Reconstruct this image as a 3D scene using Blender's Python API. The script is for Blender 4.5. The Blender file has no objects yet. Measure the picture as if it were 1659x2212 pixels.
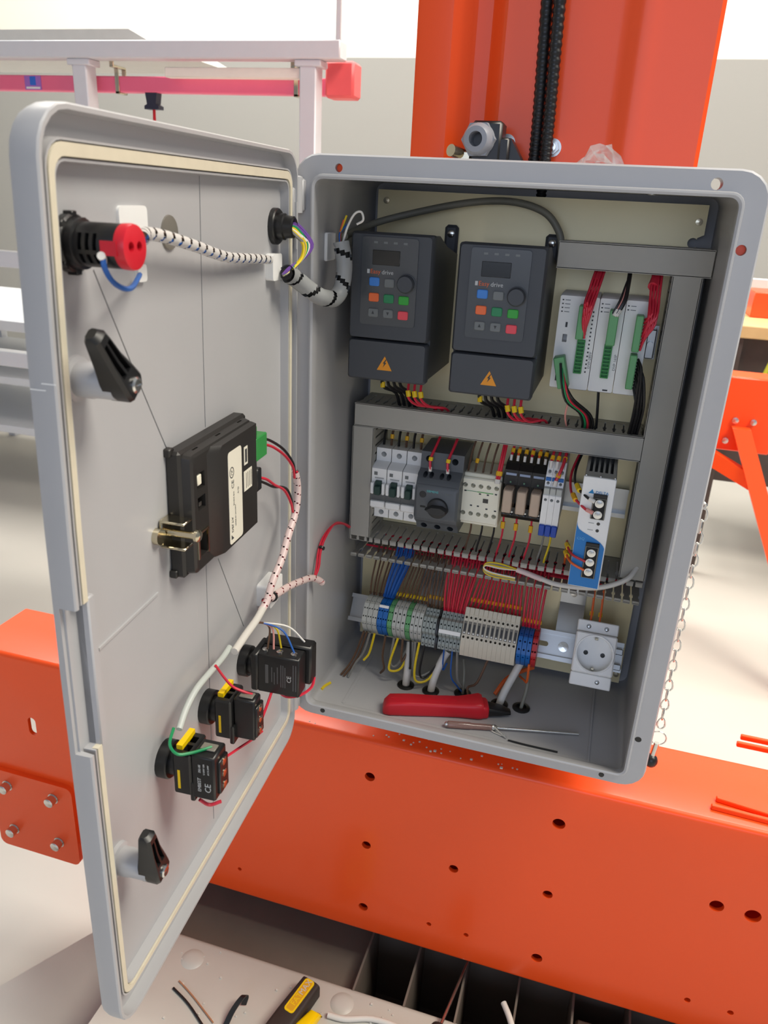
import bpy, bmesh, math, random
from mathutils import Vector, Matrix
random.seed(7)
sc = bpy.context.scene
ZO = 650.0                      # enclosure datum (bottom of the flange) stands 650 mm above the floor
MM = 0.001

# ------------------------------------------------------------------ camera
cam_d = bpy.data.cameras.new('camera'); cam = bpy.data.objects.new('camera', cam_d)
sc.collection.objects.link(cam); sc.camera = cam
CR = [[0.955899, 0.289742, 0.048018], [0.15134, -0.345825, -0.926014], [-0.251699, 0.892443, -0.374424]]
cam.matrix_world = Matrix(((CR[0][0], -CR[1][0], -CR[2][0], 301.22*MM),
                           (CR[0][1], -CR[1][1], -CR[2][1], (-709.39)*MM),
                           (CR[0][2], -CR[1][2], -CR[2][2], (566.82+ZO)*MM), (0, 0, 0, 1)))
cam_d.sensor_fit = 'VERTICAL'; cam_d.sensor_height = 36.0; cam_d.lens = 36.0*1675.45/2212
cam_d.clip_start = 0.02; cam_d.clip_end = 60
cam_d.dof.use_dof = True; cam_d.dof.focus_distance = 0.78; cam_d.dof.aperture_fstop = 13.0

# ------------------------------------------------------------------ world, lamps, exposure
w = bpy.data.worlds.new('hall_air'); sc.world = w; w.use_nodes = True
bg = w.node_tree.nodes['Background']; bg.inputs[0].default_value = (0.84, 0.90, 1.0, 1); bg.inputs[1].default_value = 0.30
def area(name, loc, aim, sx, sy, power, col):
    l = bpy.data.lights.new(name, 'AREA'); l.shape = 'RECTANGLE'; l.size = sx; l.size_y = sy; l.energy = power; l.color = col
    o = bpy.data.objects.new(name, l); sc.collection.objects.link(o); o.location = loc
    o.rotation_euler = (Vector(aim)-Vector(loc)).to_track_quat('-Z', 'Y').to_euler(); return o
area('ceiling_lamp_behind_offscreen', (0.9, 2.3, 4.2), (0.9, 2.2, 0), 3.2, 1.6, 170, (1.0, 0.95, 0.86))
area('ceiling_lamp_right_offscreen', (2.7, -0.25, 4.2), (2.7, -0.25, 0), 2.4, 1.4, 225, (1.0, 0.93, 0.80))
area('ceiling_lamp_far_left_offscreen', (-2.4, 2.6, 4.2), (-2.4, 2.6, 0), 2.5, 1.6, 150, (1.0, 0.96, 0.88))
area('window_behind_camera_offscreen', (0.6, -4.45, 1.9), (0.2, 0, 0.9), 3.2, 1.8, 42, (0.62, 0.74, 1.0))
sc.view_settings.view_transform = 'Standard'; sc.view_settings.look = 'None'
sc.view_settings.gamma = 1.0; sc.view_settings.use_curve_mapping = False
sc.view_settings.exposure = 0.0

# ------------------------------------------------------------------ materials
def lin(c):
    r = []
    for v in c:
        v /= 255.0
        r.append(v/12.92 if v <= 0.04045 else ((v+0.055)/1.055)**2.4)
    return (r[0], r[1], r[2], 1)
MATS = {}
def mat(name, col, rough=0.5, metal=0.0, noise=0.06, scale=30.0, bump=0.0, coat=0.0, trans=0.0, alpha=1.0, spec=0.5, emit=None):
    if name in MATS: return MATS[name]
    m = bpy.data.materials.new(name); m.use_nodes = True; nt = m.node_tree; b = nt.nodes['Principled BSDF']
    c = lin(col)
    b.inputs['Base Color'].default_value = c; b.inputs['Roughness'].default_value = rough; b.inputs['Metallic'].default_value = metal
    b.inputs['Coat Weight'].default_value = coat; b.inputs['Coat Roughness'].default_value = 0.12
    b.inputs['Transmission Weight'].default_value = trans; b.inputs['Alpha'].default_value = alpha
    b.inputs['Specular IOR Level'].default_value = spec
    tc = nt.nodes.new('ShaderNodeTexCoord'); n = nt.nodes.new('ShaderNodeTexNoise')
    n.inputs['Scale'].default_value = scale; n.inputs['Detail'].default_value = 5
    nt.links.new(tc.outputs['Object'], n.inputs['Vector'])
    if noise:
        mx = nt.nodes.new('ShaderNodeMix'); mx.data_type = 'RGBA'
        mx.inputs[6].default_value = tuple(v*(1-noise) for v in c[:3])+(1,)
        mx.inputs[7].default_value = tuple(min(1, v*(1+noise)) for v in c[:3])+(1,)
        nt.links.new(n.outputs['Fac'], mx.inputs[0]); nt.links.new(mx.outputs[2], b.inputs['Base Color'])
    if bump:
        bp = nt.nodes.new('ShaderNodeBump'); bp.inputs['Strength'].default_value = bump; bp.inputs['Distance'].default_value = 0.0006
        n2 = nt.nodes.new('ShaderNodeTexNoise'); n2.inputs['Scale'].default_value = scale*12
        nt.links.new(tc.outputs['Object'], n2.inputs['Vector'])
        nt.links.new(n2.outputs['Fac'], bp.inputs['Height']); nt.links.new(bp.outputs['Normal'], b.inputs['Normal'])
    if emit: b.inputs['Emission Color'].default_value = lin(emit[:3]); b.inputs['Emission Strength'].default_value = emit[3]
    MATS[name] = m; return m
GREY = mat('grey_polyester', (178, 178, 180), 0.38, noise=0.03, scale=18, bump=0.05)
GASK = mat('cream_gasket', (214, 206, 184), 0.7, noise=0.08, scale=90)
PLATE = mat('galvanised_sheet', (240, 226, 182), 0.4, 0.25, noise=0.14, scale=7)
ZINC = mat('zinc_rail', (196, 198, 198), 0.32, 0.8, noise=0.05)
STEEL = mat('bright_steel', (215, 215, 212), 0.22, 1.0, noise=0.04)
NICKEL = mat('nickel_clamp', (205, 196, 172), 0.2, 1.0, noise=0.04)
DUCT = mat('duct_grey', (166, 163, 154), 0.55, noise=0.03)
VFDG = mat('drive_charcoal', (66, 69, 74), 0.5, noise=0.04)
VFDP = mat('drive_panel', (74, 77, 80), 0.3, noise=0.05, coat=0.3)
SIEG = mat('breaker_slate', (84, 88, 92), 0.45, noise=0.04)
SIED = mat('breaker_knob', (40, 41, 42), 0.45)
BLACK = mat('black_plastic', (24, 24, 25), 0.35, noise=0.1)
BLACKM = mat('black_matte', (14, 14, 15), 0.7)
HMIB = mat('panel_black', (40, 38, 36), 0.42, noise=0.05)
WHITE = mat('white_plastic', (240, 240, 238), 0.4, noise=0.03)
CREAM = mat('ivory_plastic', (240, 236, 216), 0.42, noise=0.03)
PLCW = mat('module_light_grey', (232, 231, 228), 0.45, noise=0.03)
TOGG = mat('toggle_green', (38, 66, 60), 0.4)
TGREY = mat('terminal_grey', (184, 186, 180), 0.5)
TGREY2 = mat('terminal_mid_grey', (152, 160, 156), 0.5)
TBEIG = mat('terminal_beige', (204, 196, 178), 0.5)
BLUE = mat('terminal_blue', (24, 100, 178), 0.42)
PBLUE = mat('supply_blue', (22, 118, 190), 0.4)
CLIPB = mat('clip_blue', (34, 72, 170), 0.45)
GREEN = mat('connector_green', (50, 138, 66), 0.42)
GREENP = mat('plug_pale_green', (98, 160, 106), 0.45)
GREEND = GREEN
TRED = mat('terminal_red', (190, 44, 48), 0.45)
RED = mat('red_plastic', (205, 30, 46), 0.35, noise=0.05)
TOOLR = mat('tool_red', (200, 24, 40), 0.42, noise=0.06)
WRED = mat('wire_red', (206, 40, 62), 0.4)
WBLK = mat('wire_black', (26, 26, 27), 0.4)
WBRN = mat('wire_brown', (96, 70, 52), 0.5)
WBLU = mat('wire_blue', (34, 92, 170), 0.45)
WYEL = mat('wire_yellow', (226, 196, 30), 0.45)
WGRN = mat('wire_green', (24, 140, 84), 0.45)
WWHT = mat('wire_white', (226, 222, 214), 0.45)
WGRY = mat('wire_grey', (128, 126, 120), 0.5)
WPUR = mat('wire_violet', (108, 70, 150), 0.45)
WORG = mat('wire_orange', (226, 100, 40), 0.45)
WPNK = mat('wire_pink', (220, 150, 140), 0.45)
TAGY = mat('tag_yellow', (236, 198, 14), 0.45)
TAGO = mat('tag_amber', (234, 178, 30), 0.45)
SPW = mat('spiral_white', (226, 224, 220), 0.4, trans=0.15)
SPG = mat('spiral_grey', (150, 152, 152), 0.45)
SPP = mat('spiral_clear', (232, 208, 204), 0.4, trans=0.15)
CABW = mat('cable_white', (216, 212, 204), 0.5)
CABG = mat('cable_grey', (128, 126, 114), 0.5)
ORNG = mat('orange_paint', (250, 84, 26), 0.36, noise=0.04, scale=6, coat=0.18, spec=0.4)
ORNG2 = ORNG
BEDG = mat('bed_grey_paint', (196, 194, 186), 0.4, noise=0.1, scale=9, bump=0.1)
BEDD = mat('pit_steel', (112, 102, 93), 0.55, noise=0.2, scale=14)
RIBM = BEDD
FRAMEG = mat('frame_light_grey', (216, 219, 224), 0.4, noise=0.03)
PINK = mat('rail_pink', (250, 116, 150), 0.4, noise=0.03)
PINKR = mat('rail_end_red', (240, 98, 100), 0.45)
STICK = mat('sticker_violet', (172, 112, 200), 0.5)
STICB = mat('sticker_blue', (46, 110, 214), 0.5)
WOOD = mat('bench_wood', (212, 182, 128), 0.55, noise=0.15, scale=20)
DKBOX = mat('far_dark', (70, 62, 58), 0.7, noise=0.2)
CLEAR = mat('clear_cover', (228, 204, 180), 0.15, trans=0.4, coat=0.4)
COPPER = mat('relay_coil', (176, 124, 96), 0.35, 0.4, noise=0.3, scale=200)
FILM = mat('clear_film', (240, 240, 240), 0.12, trans=0.75, alpha=0.55, noise=0)
KEYB = mat('key_blue', (62, 128, 208), 0.4); KEYG = mat('key_green', (40, 132, 84), 0.4); KEYL = mat('key_bright_green', (52, 160, 56), 0.4)
KEYO = mat('key_orange', (236, 110, 58), 0.4); KEYR = mat('key_red', (228, 76, 88), 0.4); KEYE = mat('key_grey', (112, 116, 116), 0.4)
WARN = mat('warning_amber', (232, 150, 30), 0.45); PRNT = mat('print_white', (190, 192, 192), 0.6); PRND = mat('print_dark', (60, 62, 64), 0.6)
PRNO = mat('print_orange', (214, 100, 50), 0.6); TEAL = mat('print_teal', (100, 190, 190), 0.6); LCD = mat('dark_display', (22, 22, 20), 0.2, coat=0.5)
PAPER = mat('paper_label', (226, 222, 206), 0.6, noise=0.03); PRNB = mat('print_blue', (30, 130, 190), 0.6); LBLU = mat('print_light_blue', (110, 180, 224), 0.6)
YELP = mat('yellow_plastic', (246, 206, 0), 0.35); RUBB = mat('rubber_black', (46, 38, 34), 0.6); BRASS = mat('brass', (196, 168, 96), 0.3, 0.9)
DEBR = mat('plastic_crumbs', (206, 204, 196), 0.6)

# ------------------------------------------------------------------ mesh helpers (all sizes in millimetres)
def V(*a): return Vector(a)
def smooth_path(pts, k=6):
    P = [Vector(p) for p in pts]
    if len(P) < 3 or k < 2: return P
    out = []
    for i in range(len(P)-1):
        a = P[i-1] if i else P[0]*2-P[1]; b, c = P[i], P[i+1]; d = P[i+2] if i+2 < len(P) else P[-1]*2-P[-2]
        for j in range(k):
            t = j/k
            out.append(0.5*((2*b)+(c-a)*t+(2*a-5*b+4*c-d)*t*t+(3*b-a-3*c+d)*t**3))
    out.append(P[-1]); return out
def frames(P):
    T = []
    for i in range(len(P)):
        t = (P[min(i+1, len(P)-1)]-P[max(i-1, 0)]); T.append(t.normalized() if t.length > 1e-9 else V(0, 0, 1))
    n = T[0].orthogonal().normalized(); F = []
    for t in T:
        n = n-t*n.dot(t)
        n = n.normalized() if n.length > 1e-6 else t.orthogonal().normalized()
        F.append((n.copy(), t.cross(n)))
    return F
def rrect(x0, x1, z0, z1, r, n=4):
    pts = []
    for cx, cz, a in ((x1-r, z1-r, 0), (x0+r, z1-r, 90), (x0+r, z0+r, 180), (x1-r, z0+r, 270)):
        for i in range(n+1):
            t = math.radians(a+90*i/n); pts.append((cx+r*math.cos(t), cz+r*math.sin(t)))
    return pts
class MB:
    def __init__(s): s.bm = bmesh.new()
    def _f(s, vs):
        try: return s.bm.faces.new(vs)
        except ValueError: return None
    def box(s, x0, x1, y0, y1, z0, z1, b=0, seg=1):
        g = bmesh.ops.create_cube(s.bm, size=1, matrix=Matrix.Translation(((x0+x1)/2, (y0+y1)/2, (z0+z1)/2)) @ Matrix.Diagonal((abs(x1-x0), abs(y1-y0), abs(z1-z0), 1)))
        if b: bmesh.ops.bevel(s.bm, geom=list({e for v in g['verts'] for e in v.link_edges}), offset=b, segments=seg, affect='EDGES', profile=0.5)
        return s
    def loft(s, loops, cap0=True, cap1=True, close=False):
        R = [[s.bm.verts.new(p) for p in L] for L in loops]
        n = len(R[0])
        for A, B in list(zip(R, R[1:]))+([(R[-1], R[0])] if close else []):
            for i in range(n): s._f((A[i], A[(i+1) % n], B[(i+1) % n], B[i]))
        if cap0 and not close: s._f(list(reversed(R[0])))
        if cap1 and not close: s._f(R[-1])
        return s
    def cyl(s, p0, p1, r, r2=None, n=14):
        p0, p1 = Vector(p0), Vector(p1); r2 = r if r2 is None else r2
        a = (p1-p0).normalized(); u = a.orthogonal().normalized(); v = a.cross(u)
        return s.loft([[p+(u*math.cos(2*math.pi*i/n)+v*math.sin(2*math.pi*i/n))*q for i in range(n)] for p, q in ((p0, r), (p1, r2))])
    def lathe(s, p, axis, prof, n=18, phase=0.0):           # prof: (radius, height along axis)
        p = Vector(p); a = Vector(axis).normalized(); u = a.orthogonal().normalized(); v = a.cross(u)
        return s.loft([[p+a*h+(u*math.cos(2*math.pi*i/n+phase)+v*math.sin(2*math.pi*i/n+phase))*max(r, 0.01) for i in range(n)] for r, h in prof])
    def tube(s, pts, r, n=6, k=5, rf=None):
        P = smooth_path(pts, k); F = frames(P); L = []
        for i, (p, (u, v)) in enumerate(zip(P, F)):
            q = rf(i, len(P)) if rf else r
            L.append([p+(u*math.cos(2*math.pi*j/n)+v*math.sin(2*math.pi*j/n))*q for j in range(n)])
        return s.loft(L)
    def prism(s, poly, plane, a, b):
        f = {'xz': lambda p, t: (p[0], t, p[1]), 'yz': lambda p, t: (t, p[0], p[1]), 'xy': lambda p, t: (p[0], p[1], t)}[plane]
        return s.loft([[f(p, t) for p in poly] for t in (a, b)])
    def sphere(s, c, r, sx=1, sy=1, sz=1, u=14, v=9):
        bmesh.ops.create_uvsphere(s.bm, u_segments=u, v_segments=v, radius=1, matrix=Matrix.Translation(c) @ Matrix.Diagonal((r*sx, r*sy, r*sz, 1))); return s
    def map(s, fn):
        for v in s.bm.verts: v.co = Vector(fn(*v.co))
        return s
    def mesh(s, name, base=(0, 0, 0), smooth=38):
        bmesh.ops.recalc_face_normals(s.bm, faces=s.bm.faces)
        b = Vector(base)
        for v in s.bm.verts: v.co = (v.co-b)*MM
        me = bpy.data.meshes.new(name); s.bm.to_mesh(me); s.bm.free()
        me.polygons.foreach_set('use_smooth', [True]*len(me.polygons)); me.set_sharp_from_angle(angle=math.radians(smooth))
        return me
def spiral(pts, r, pitch, gap=0.3, n=22, k=8, off=0.0):
    mb = MB(); P = smooth_path(pts, k); Q = [P[0]]
    for a, b in zip(P, P[1:]):
        m = max(1, int((b-a).length/(pitch/9)))
        for j in range(1, m+1): Q.append(a+(b-a)*(j/m))
    F = frames(Q); s = 0; R = []; S = []
    for i, (p, (u, v)) in enumerate(zip(Q, F)):
        if i: s += (Q[i]-Q[i-1]).length
        S.append(s); R.append([mb.bm.verts.new(p+(u*math.cos(2*math.pi*j/n)+v*math.sin(2*math.pi*j/n))*r) for j in range(n)])
    for i in range(len(Q)-1):
        for j in range(n):
            if ((S[i]/pitch+j/n+off) % 1.0) > gap: mb._f((R[i][j], R[i][(j+1) % n], R[i+1][(j+1) % n], R[i+1][j]))
    lo = [v for v in mb.bm.verts if not v.link_faces]; bmesh.ops.delete(mb.bm, geom=lo, context='VERTS')
    return mb

# ------------------------------------------------------------------ object helpers
COL = sc.collection
M0 = Matrix.Translation((0, 0, ZO*MM))
def tag(o, label=None, cat=None, group=None, kind=None):
    if label: o['label'] = label
    if cat: o['category'] = cat
    if group: o['group'] = group
    if kind: o['kind'] = kind
    return o
class Thing:
    def __init__(s, name, label, cat, base=(0, 0, 0), M=None, group=None, kind=None):
        s.M = M or M0; s.base = Vector(base)
        s.o = bpy.data.objects.new(name, None); s.o.empty_display_size = 0.01; COL.objects.link(s.o)
        s.o.matrix_world = s.M @ Matrix.Translation(s.base*MM); tag(s.o, label, cat, group, kind)
    def part(s, name, mb, m, parent=None, label=None, smooth=38):
        me = mb if isinstance(mb, bpy.types.Mesh) else mb.mesh(name, s.base, smooth)
        if not me.materials: me.materials.append(m)
        o = bpy.data.objects.new(name, me); COL.objects.link(o); o.parent = parent or s.o
        if label: o['label'] = label
        return o
    def inst(s, src, off, parent=None):
        o = src.copy(); COL.objects.link(o); o.parent = parent or src.parent; o.location = src.location+Vector(off)*MM; return o
def one(name, label, cat, mb, m, base=(0, 0, 0), M=None, group=None, kind=None, smooth=38):
    me = mb.mesh(name, base, smooth); me.materials.append(m)
    o = bpy.data.objects.new(name, me); COL.objects.link(o); o.matrix_world = (M or M0) @ Matrix.Translation(Vector(base)*MM)
    return tag(o, label, cat, group, kind)
def child(o, name, mb, m, base, smooth=38):
    me = mb.mesh(name, base, smooth); me.materials.append(m); c = bpy.data.objects.new(name, me); COL.objects.link(c); c.parent = o; return c
def dup(t, off, label=None, group=None):
    r = t.o.copy(); COL.objects.link(r); r.matrix_world = t.M @ Matrix.Translation((t.base+Vector(off))*MM)
    if label: r['label'] = label
    if group: r['group'] = group
    for ch in list(t.o.children):
        c = ch.copy(); COL.objects.link(c); c.parent = r
        for g in list(ch.children):
            d = g.copy(); COL.objects.link(d); d.parent = c
    return r
def boolean(o, mb, base=(0, 0, 0), own=False):
    bpy.context.view_layer.update()
    me = mb.mesh('cutter', base); c = bpy.data.objects.new('cutter', me); COL.objects.link(c)
    c.parent = o.parent; c.matrix_world = o.matrix_world if not o.parent else o.parent.matrix_world
    bpy.context.view_layer.update()
    md = o.modifiers.new('cut', 'BOOLEAN'); md.object = c; md.operation = 'DIFFERENCE'; md.solver = 'EXACT'; md.use_self = own
    bpy.context.view_layer.update()
    ne = bpy.data.meshes.new_from_object(o.evaluated_get(bpy.context.evaluated_depsgraph_get()))
    o.modifiers.clear(); o.data = ne; bpy.data.objects.remove(c)
    ne.polygons.foreach_set('use_smooth', [True]*len(ne.polygons)); ne.set_sharp_from_angle(angle=math.radians(28))
def text_mb(body, size, fn, ext=0.12, align='CENTER', sx=1.0):
    cu = bpy.data.curves.new('t', 'FONT'); cu.body = body; cu.size = size; cu.align_x = align; cu.align_y = 'CENTER'; cu.extrude = ext; cu.resolution_u = 2
    ob = bpy.data.objects.new('t', cu); COL.objects.link(ob); bpy.context.view_layer.update()
    me = bpy.data.meshes.new_from_object(ob.evaluated_get(bpy.context.evaluated_depsgraph_get())); bpy.data.objects.remove(ob)
    mb = MB(); mb.bm.from_mesh(me); bpy.data.meshes.remove(me)
    return mb.map(lambda x, y, z: fn(x*sx, y, z))
def ftext(body, size, x, y, z, sx=1.0): return text_mb(body, size, lambda a, b, c: (x+a, y-c, z+b), sx=sx)   # faces the front

def bore(o, cuts, base, own=False):                                    # real cavities: one cutter built from many solids
    boolean(o, cuts, base, own)

# ------------------------------------------------------------------ the hall
fl = one('floor', 'pale grey polished concrete workshop floor', None, MB().box(-6000, 5000, -4500, 4600, -660, -650), mat('concrete', (198, 194, 186), 0.42, noise=0.07, scale=3.0), kind='structure')
wl = bpy.data.materials.new('painted_wall'); wl.use_nodes = True; nt = wl.node_tree; bs = nt.nodes['Principled BSDF']; bs.inputs['Roughness'].default_value = 0.7
tc = nt.nodes.new('ShaderNodeNewGeometry'); sp = nt.nodes.new('ShaderNodeSeparateXYZ'); gt = nt.nodes.new('ShaderNodeMath'); gt.operation = 'GREATER_THAN'; gt.inputs[1].default_value = (1366+ZO)*MM
mx = nt.nodes.new('ShaderNodeMix'); mx.data_type = 'RGBA'; mx.inputs[6].default_value = lin((164, 163, 159)); mx.inputs[7].default_value = lin((250, 247, 236))
nt.links.new(tc.outputs['Position'], sp.inputs[0]); nt.links.new(sp.outputs[2], gt.inputs[0]); nt.links.new(gt.outputs[0], mx.inputs[0]); nt.links.new(mx.outputs[2], bs.inputs['Base Color'])
one('wall_back', 'hall wall, grey below and cream white above', None, MB().box(-6000, 5000, 4500, 4600, -650, 5200), wl, kind='structure')
one('wall_left', 'side wall of the hall, grey below and cream above', None, MB().box(-6100, -6000, -4500, 4600, -650, 5200), wl, kind='structure')

# ------------------------------------------------------------------ orange machine: column and beam
pol = [(52, 206), (56, 205), (90, 205), (94, 207), (108, 222), (112, 224), (128, 224), (132, 222), (141, 211), (146, 208), (160, 208), (258, 208), (268, 206.5), (276, 204), (284, 203), (292, 204), (302, 205), (350, 205), (354, 208), (354, 430), (52, 430)]
one('mast_column', 'tall glossy orange steel mast with shallow vertical folds behind the open enclosure', 'column', MB().prism(pol, 'xy', -650, 2300), ORNG, base=(200, 300, -650), smooth=25)
bt = Thing('base_beam', 'long glossy orange steel beam with round holes running below the enclosure', 'beam', base=(203, 140, -425))
L = []
for x in (-556, 962): L.append([(x, y, z) for y, z in rrect(80, 205.6, -425, -84, 7, 4)])
bo = bt.part('beam_tube', MB().loft(L), ORNG)
boolean(bo, MB().box(-600, 1000, 86, 197, -419, -90), bt.base)
cut = MB()
for x, z, r in ((78, -143, 7), (325, -143, 8), (78, -261, 6.5), (201, -261, 6.5), (326, -261, 6.5), (78, -377, 7), (326, -377, 7.5), (175, -373, 3.5), (228, -373, 3.5), (-117, -374, 3.2), (519, -373, 4), (571, -373, 4), (522, -207, 8.5), (563, -208, 9.5)):
    cut.cyl((x, 60, z), (x, 95, z), r, n=20)
cut.loft([[(x, y, z) for x, z in rrect(-469, -455, -223, -191, 6.9, 5)] for y in (60, 96)])
boolean(bo, cut, bt.base)
pl = bt.part('end_plate', MB().loft([[(x, y, z) for x, z in rrect(-552, -399, -460, -304, 12, 4)] for y in (72, 80.5)]), ORNG)
for x in (-520, -434):
    for z in (-331, -420):
        bt.part('bolt', MB().lathe((x, 72.5, z), (0, -1, 0), [(9.5, 0), (9.5, 2), (8, 2), (8, 13), (6.5, 14), (0.1, 14.4)], n=12), STEEL, parent=pl)
fo = Thing('beam_foot', 'orange steel foot under the beam near the bolted end plate', 'foot', base=(-330, 140, -650))
fo.part('post', MB().box(-370, -300, 110, 190, -640, -425, 3), ORNG); fo.part('sole_plate', MB().box(-385, -285, 100, 230, -650, -640, 2), ORNG)
fo2 = Thing('beam_foot', 'orange steel foot under the far end of the long beam', 'foot', base=(800, 160, -650))
fo2.part('post', MB().box(770, 840, 160, 200, -640, -425, 3), ORNG); fo2.part('sole_plate', MB().box(750, 860, 159, 260, -650, -640, 2), ORNG)
one('flat_bar', 'thin orange bar lying on the beam top, set slightly back', 'bar', MB().box(0, 420, -3, 3, 0, 6, 1).map(lambda x, y, z: (500+x*.985, 118+y-x*.13, -84+z)), ORNG2, base=(520, 115, -84))
one('flat_bar', 'thin orange bar lying on the beam top, set slightly forward', 'bar', MB().box(0, 420, -3, 3, 0, 6, 1).map(lambda x, y, z: (493+x*.985, 102+y-x*.04, -84+z)), ORNG2, base=(500, 102, -84))
rk = Thing('orange_rack', 'orange rack with two thin projecting bars behind the beam', 'rack', base=(960, 250, -650))
rk.part('rack_bar', MB().box(545, 960, 262, 268, -90, -83, 1), ORNG2); rk.part('rack_bar', MB().box(538, 960, 244, 250, -90, -83, 1), ORNG2); rk.part('rack_post', MB().box(940, 985, 232, 280, -650, -60, 2), ORNG2)

# ------------------------------------------------------------------ machine bed in front of the beam
bd = Thing('machine_bed', 'grey painted steel bed plate with domed bolts in front of the orange beam', 'machine bed', base=(300, -200, -650))
bd.part('top_plate', MB().loft([[(x, y, z) for y, z in rrect(-420, 26, -500, -470, 9, 3)] for x in (-232, 1000)]), BEDG)
bd.part('under_frame', MB().box(-200, 980, -390, -5, -650, -500), BEDD)
bd.part('trough_plate', MB().box(-300, 84, 18, 150, -506, -496, 1), BEDD); bd.part('trough_wall', MB().box(-300, 980, 150, 158, -650, -440), BEDD)
bd.part('trough_floor', MB().box(84, 980, 20, 150, -650, -640), BEDD)
for x in (86, 160, 232, 309, 386, 463, 540): bd.part('rib', MB().box(x-1.5, x+1.5, 22, 152, -645, -471), RIBM)
for x, y in ((-150, -9), (78, -2), (306, 5)): bd.part('bolt_head', MB().lathe((x, y, -470.3), (0, 0, 1), [(17, 0), (15, 1.4), (9, 3), (5, 3.3), (0.1, 3.4)], n=22), BEDG)
fp = one('floor_plate', 'flat grey steel sheet lying on the floor beside the bed', 'steel plate', MB().prism([(-640, -420), (-260, -420), (-243, 95), (-333, 95)], 'xy', -650, -560), BEDG, base=(-400, -200, -650))

# ------------------------------------------------------------------ enclosure and its door
en = Thing('electrical_enclosure', 'grey polyester wall enclosure standing open above the orange beam', 'enclosure', base=(200, 100, 0))
def bl(x0, x1, z0, z1, y, r): return [(x, y, z) for x, z in rrect(x0, x1, z0, z1, r, 5)]
shell = en.part('body_shell', MB().loft([bl(18, 382, 10, 583, 206, 12), bl(17.5, 382.5, 9, 585, 203, 13), bl(17.5, 382.5, 8, 585.2, 26, 14), bl(3, 397, 3, 599, 23, 22), bl(0, 400, 0, 601.5, 20, 24), bl(0, 400, 0, 601.5, 2, 24), bl(1.5, 398.5, 1.5, 600, 0, 23),
    bl(17.5, 382.5, 14, 585, 0, 11), bl(18.5, 381.5, 15, 584, -5.5, 10), bl(20, 380, 16.5, 582.5, -6, 9), bl(22, 378, 18, 580.5, -5, 8), bl(22.5, 377.5, 17, 581, 3, 8), bl(20.5, 379.5, 11, 582.5, 12, 8), bl(20, 380, 10, 583, 188, 10)]), GREY)
cut = MB()
for x, z, r in ((43, 590, 3.6), (359, 590, 4.6), (386.5, 542, 4.2), (386, 62, 3.4)): cut.cyl((x, -8, z), (x, 60, z), r, n=18)
boolean(shell, cut, en.base)
for x, z, r, m, y in ((43, 590, 3.5, ORNG, 5), (386.5, 542, 4.1, ORNG2, 6)): en.part('hole_plug', MB().cyl((x, y, z), (x, y+4, z), r, n=18), m)
en.part('hole_shade_disc', MB().cyl((386, 0.6, 62), (386, 6, 62), 3.3), BLACK)  # black disc stands in for the shade inside this flange hole
for x, z in ((39, 8), (357, 8)): en.part('flange_screw', MB().lathe((x, 0.2, z), (0, -1, 0), [(3, 0), (2.6, .8), (.1, 1)]), BLACK)
en.part('floor_rib', MB().box(56, 60, 18, 132, 10, 11.5), GREY); en.part('floor_rib', MB().box(341, 343, 10, 168, 10, 12), GREY); en.part('floor_rib', MB().box(58, 342, 16, 18, 10, 11.2), GREY)
for z in (566, 24): en.part('hinge_knuckle', MB().lathe((5, -8, z-16), (0, 0, 1), [(4, 0), (6.5, 1), (6.5, 31), (4, 32)], n=14).box(2, 12, -8, 2, z-14, z+14, 2), GREY)
for x, z in ((312, 580),): en.part('rim_screw', MB().lathe((x, 40, 582.7), (0, 0, -1), [(4, 0), (4, 2), (.1, 2.6)], n=12), STEEL)

TH = math.radians(93.145); DU = V(-math.cos(TH), -math.sin(TH), 0); DW = V(math.sin(TH), -math.cos(TH), 0)
MD = Matrix(((DU.x, DW.x, 0, 10.13*MM), (DU.y, DW.y, 0, -13.43*MM), (0, 0, 1, ZO*MM), (0, 0, 0, 1)))     # door frame: u from hinge, w out of the inner face, z
WD, Z0, Z1 = 373.9, -17.2, 601.7
def bw(u, z): return 22.8*max(0, (z-Z0)/(Z1-Z0)-.35)**2*u/WD          # the plastic door is slightly bowed
def bend(u, w, z): return (u, w+bw(u, z), z)
def dl(f, h, t, b, w, r):
    P = rrect(h, WD-f, Z0+b, Z1-t, r, 5); out = []
    for i, p in enumerate(P):
        q = P[(i+1) % len(P)]; d = math.hypot(q[0]-p[0], q[1]-p[1]); n = 6 if i % 6 == 5 else 1
        for k in range(n): out.append((p[0]+(q[0]-p[0])*k/n, w, p[1]+(q[1]-p[1])*k/n))
    return out
MDi = M0.inverted() @ MD                                               # door frame expressed in the enclosure frame (metres)
def todoor(mb): return mb.map(lambda u, w, z: tuple((MDi @ (Vector(bend(u, w, z))*MM))/MM))
door = en.part('door', todoor(MB().loft([dl(7, 7, 7, 7, -19, 19), dl(2, 2, 2, 2, -16.5, 23), dl(0, 0, 0, 0, -11, 25), dl(0, 0, 0, 0, -1, 25), dl(.8, .8, .8, .8, 0, 24), dl(3, 3, 3, 3, 0, 22), dl(4, 4, 4, 4, -9.4, 21),
    dl(6.5, 11, 15, 24, -9.8, 14), dl(6.8, 11.3, 15.3, 24.3, -1.5, 14), dl(8, 12.6, 16.4, 25.4, -1.5, 13), dl(8.2, 13, 16.6, 25.6, -5, 13), dl(14, 19, 24, 31, -5, 9), dl(14.2, 19.3, 24.3, 31.3, -2, 9), dl(15.4, 20.6, 25.6, 32.6, -2, 8), dl(16, 21.2, 26.2, 33.2, -9.7, 8)]+[dl(16+q, 21+q, 26+q, 33+q, -9.7, 7) for q in (25, 55, 90, 125, 150)])), GREY, label='grey moulded door swung wide open')
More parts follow.
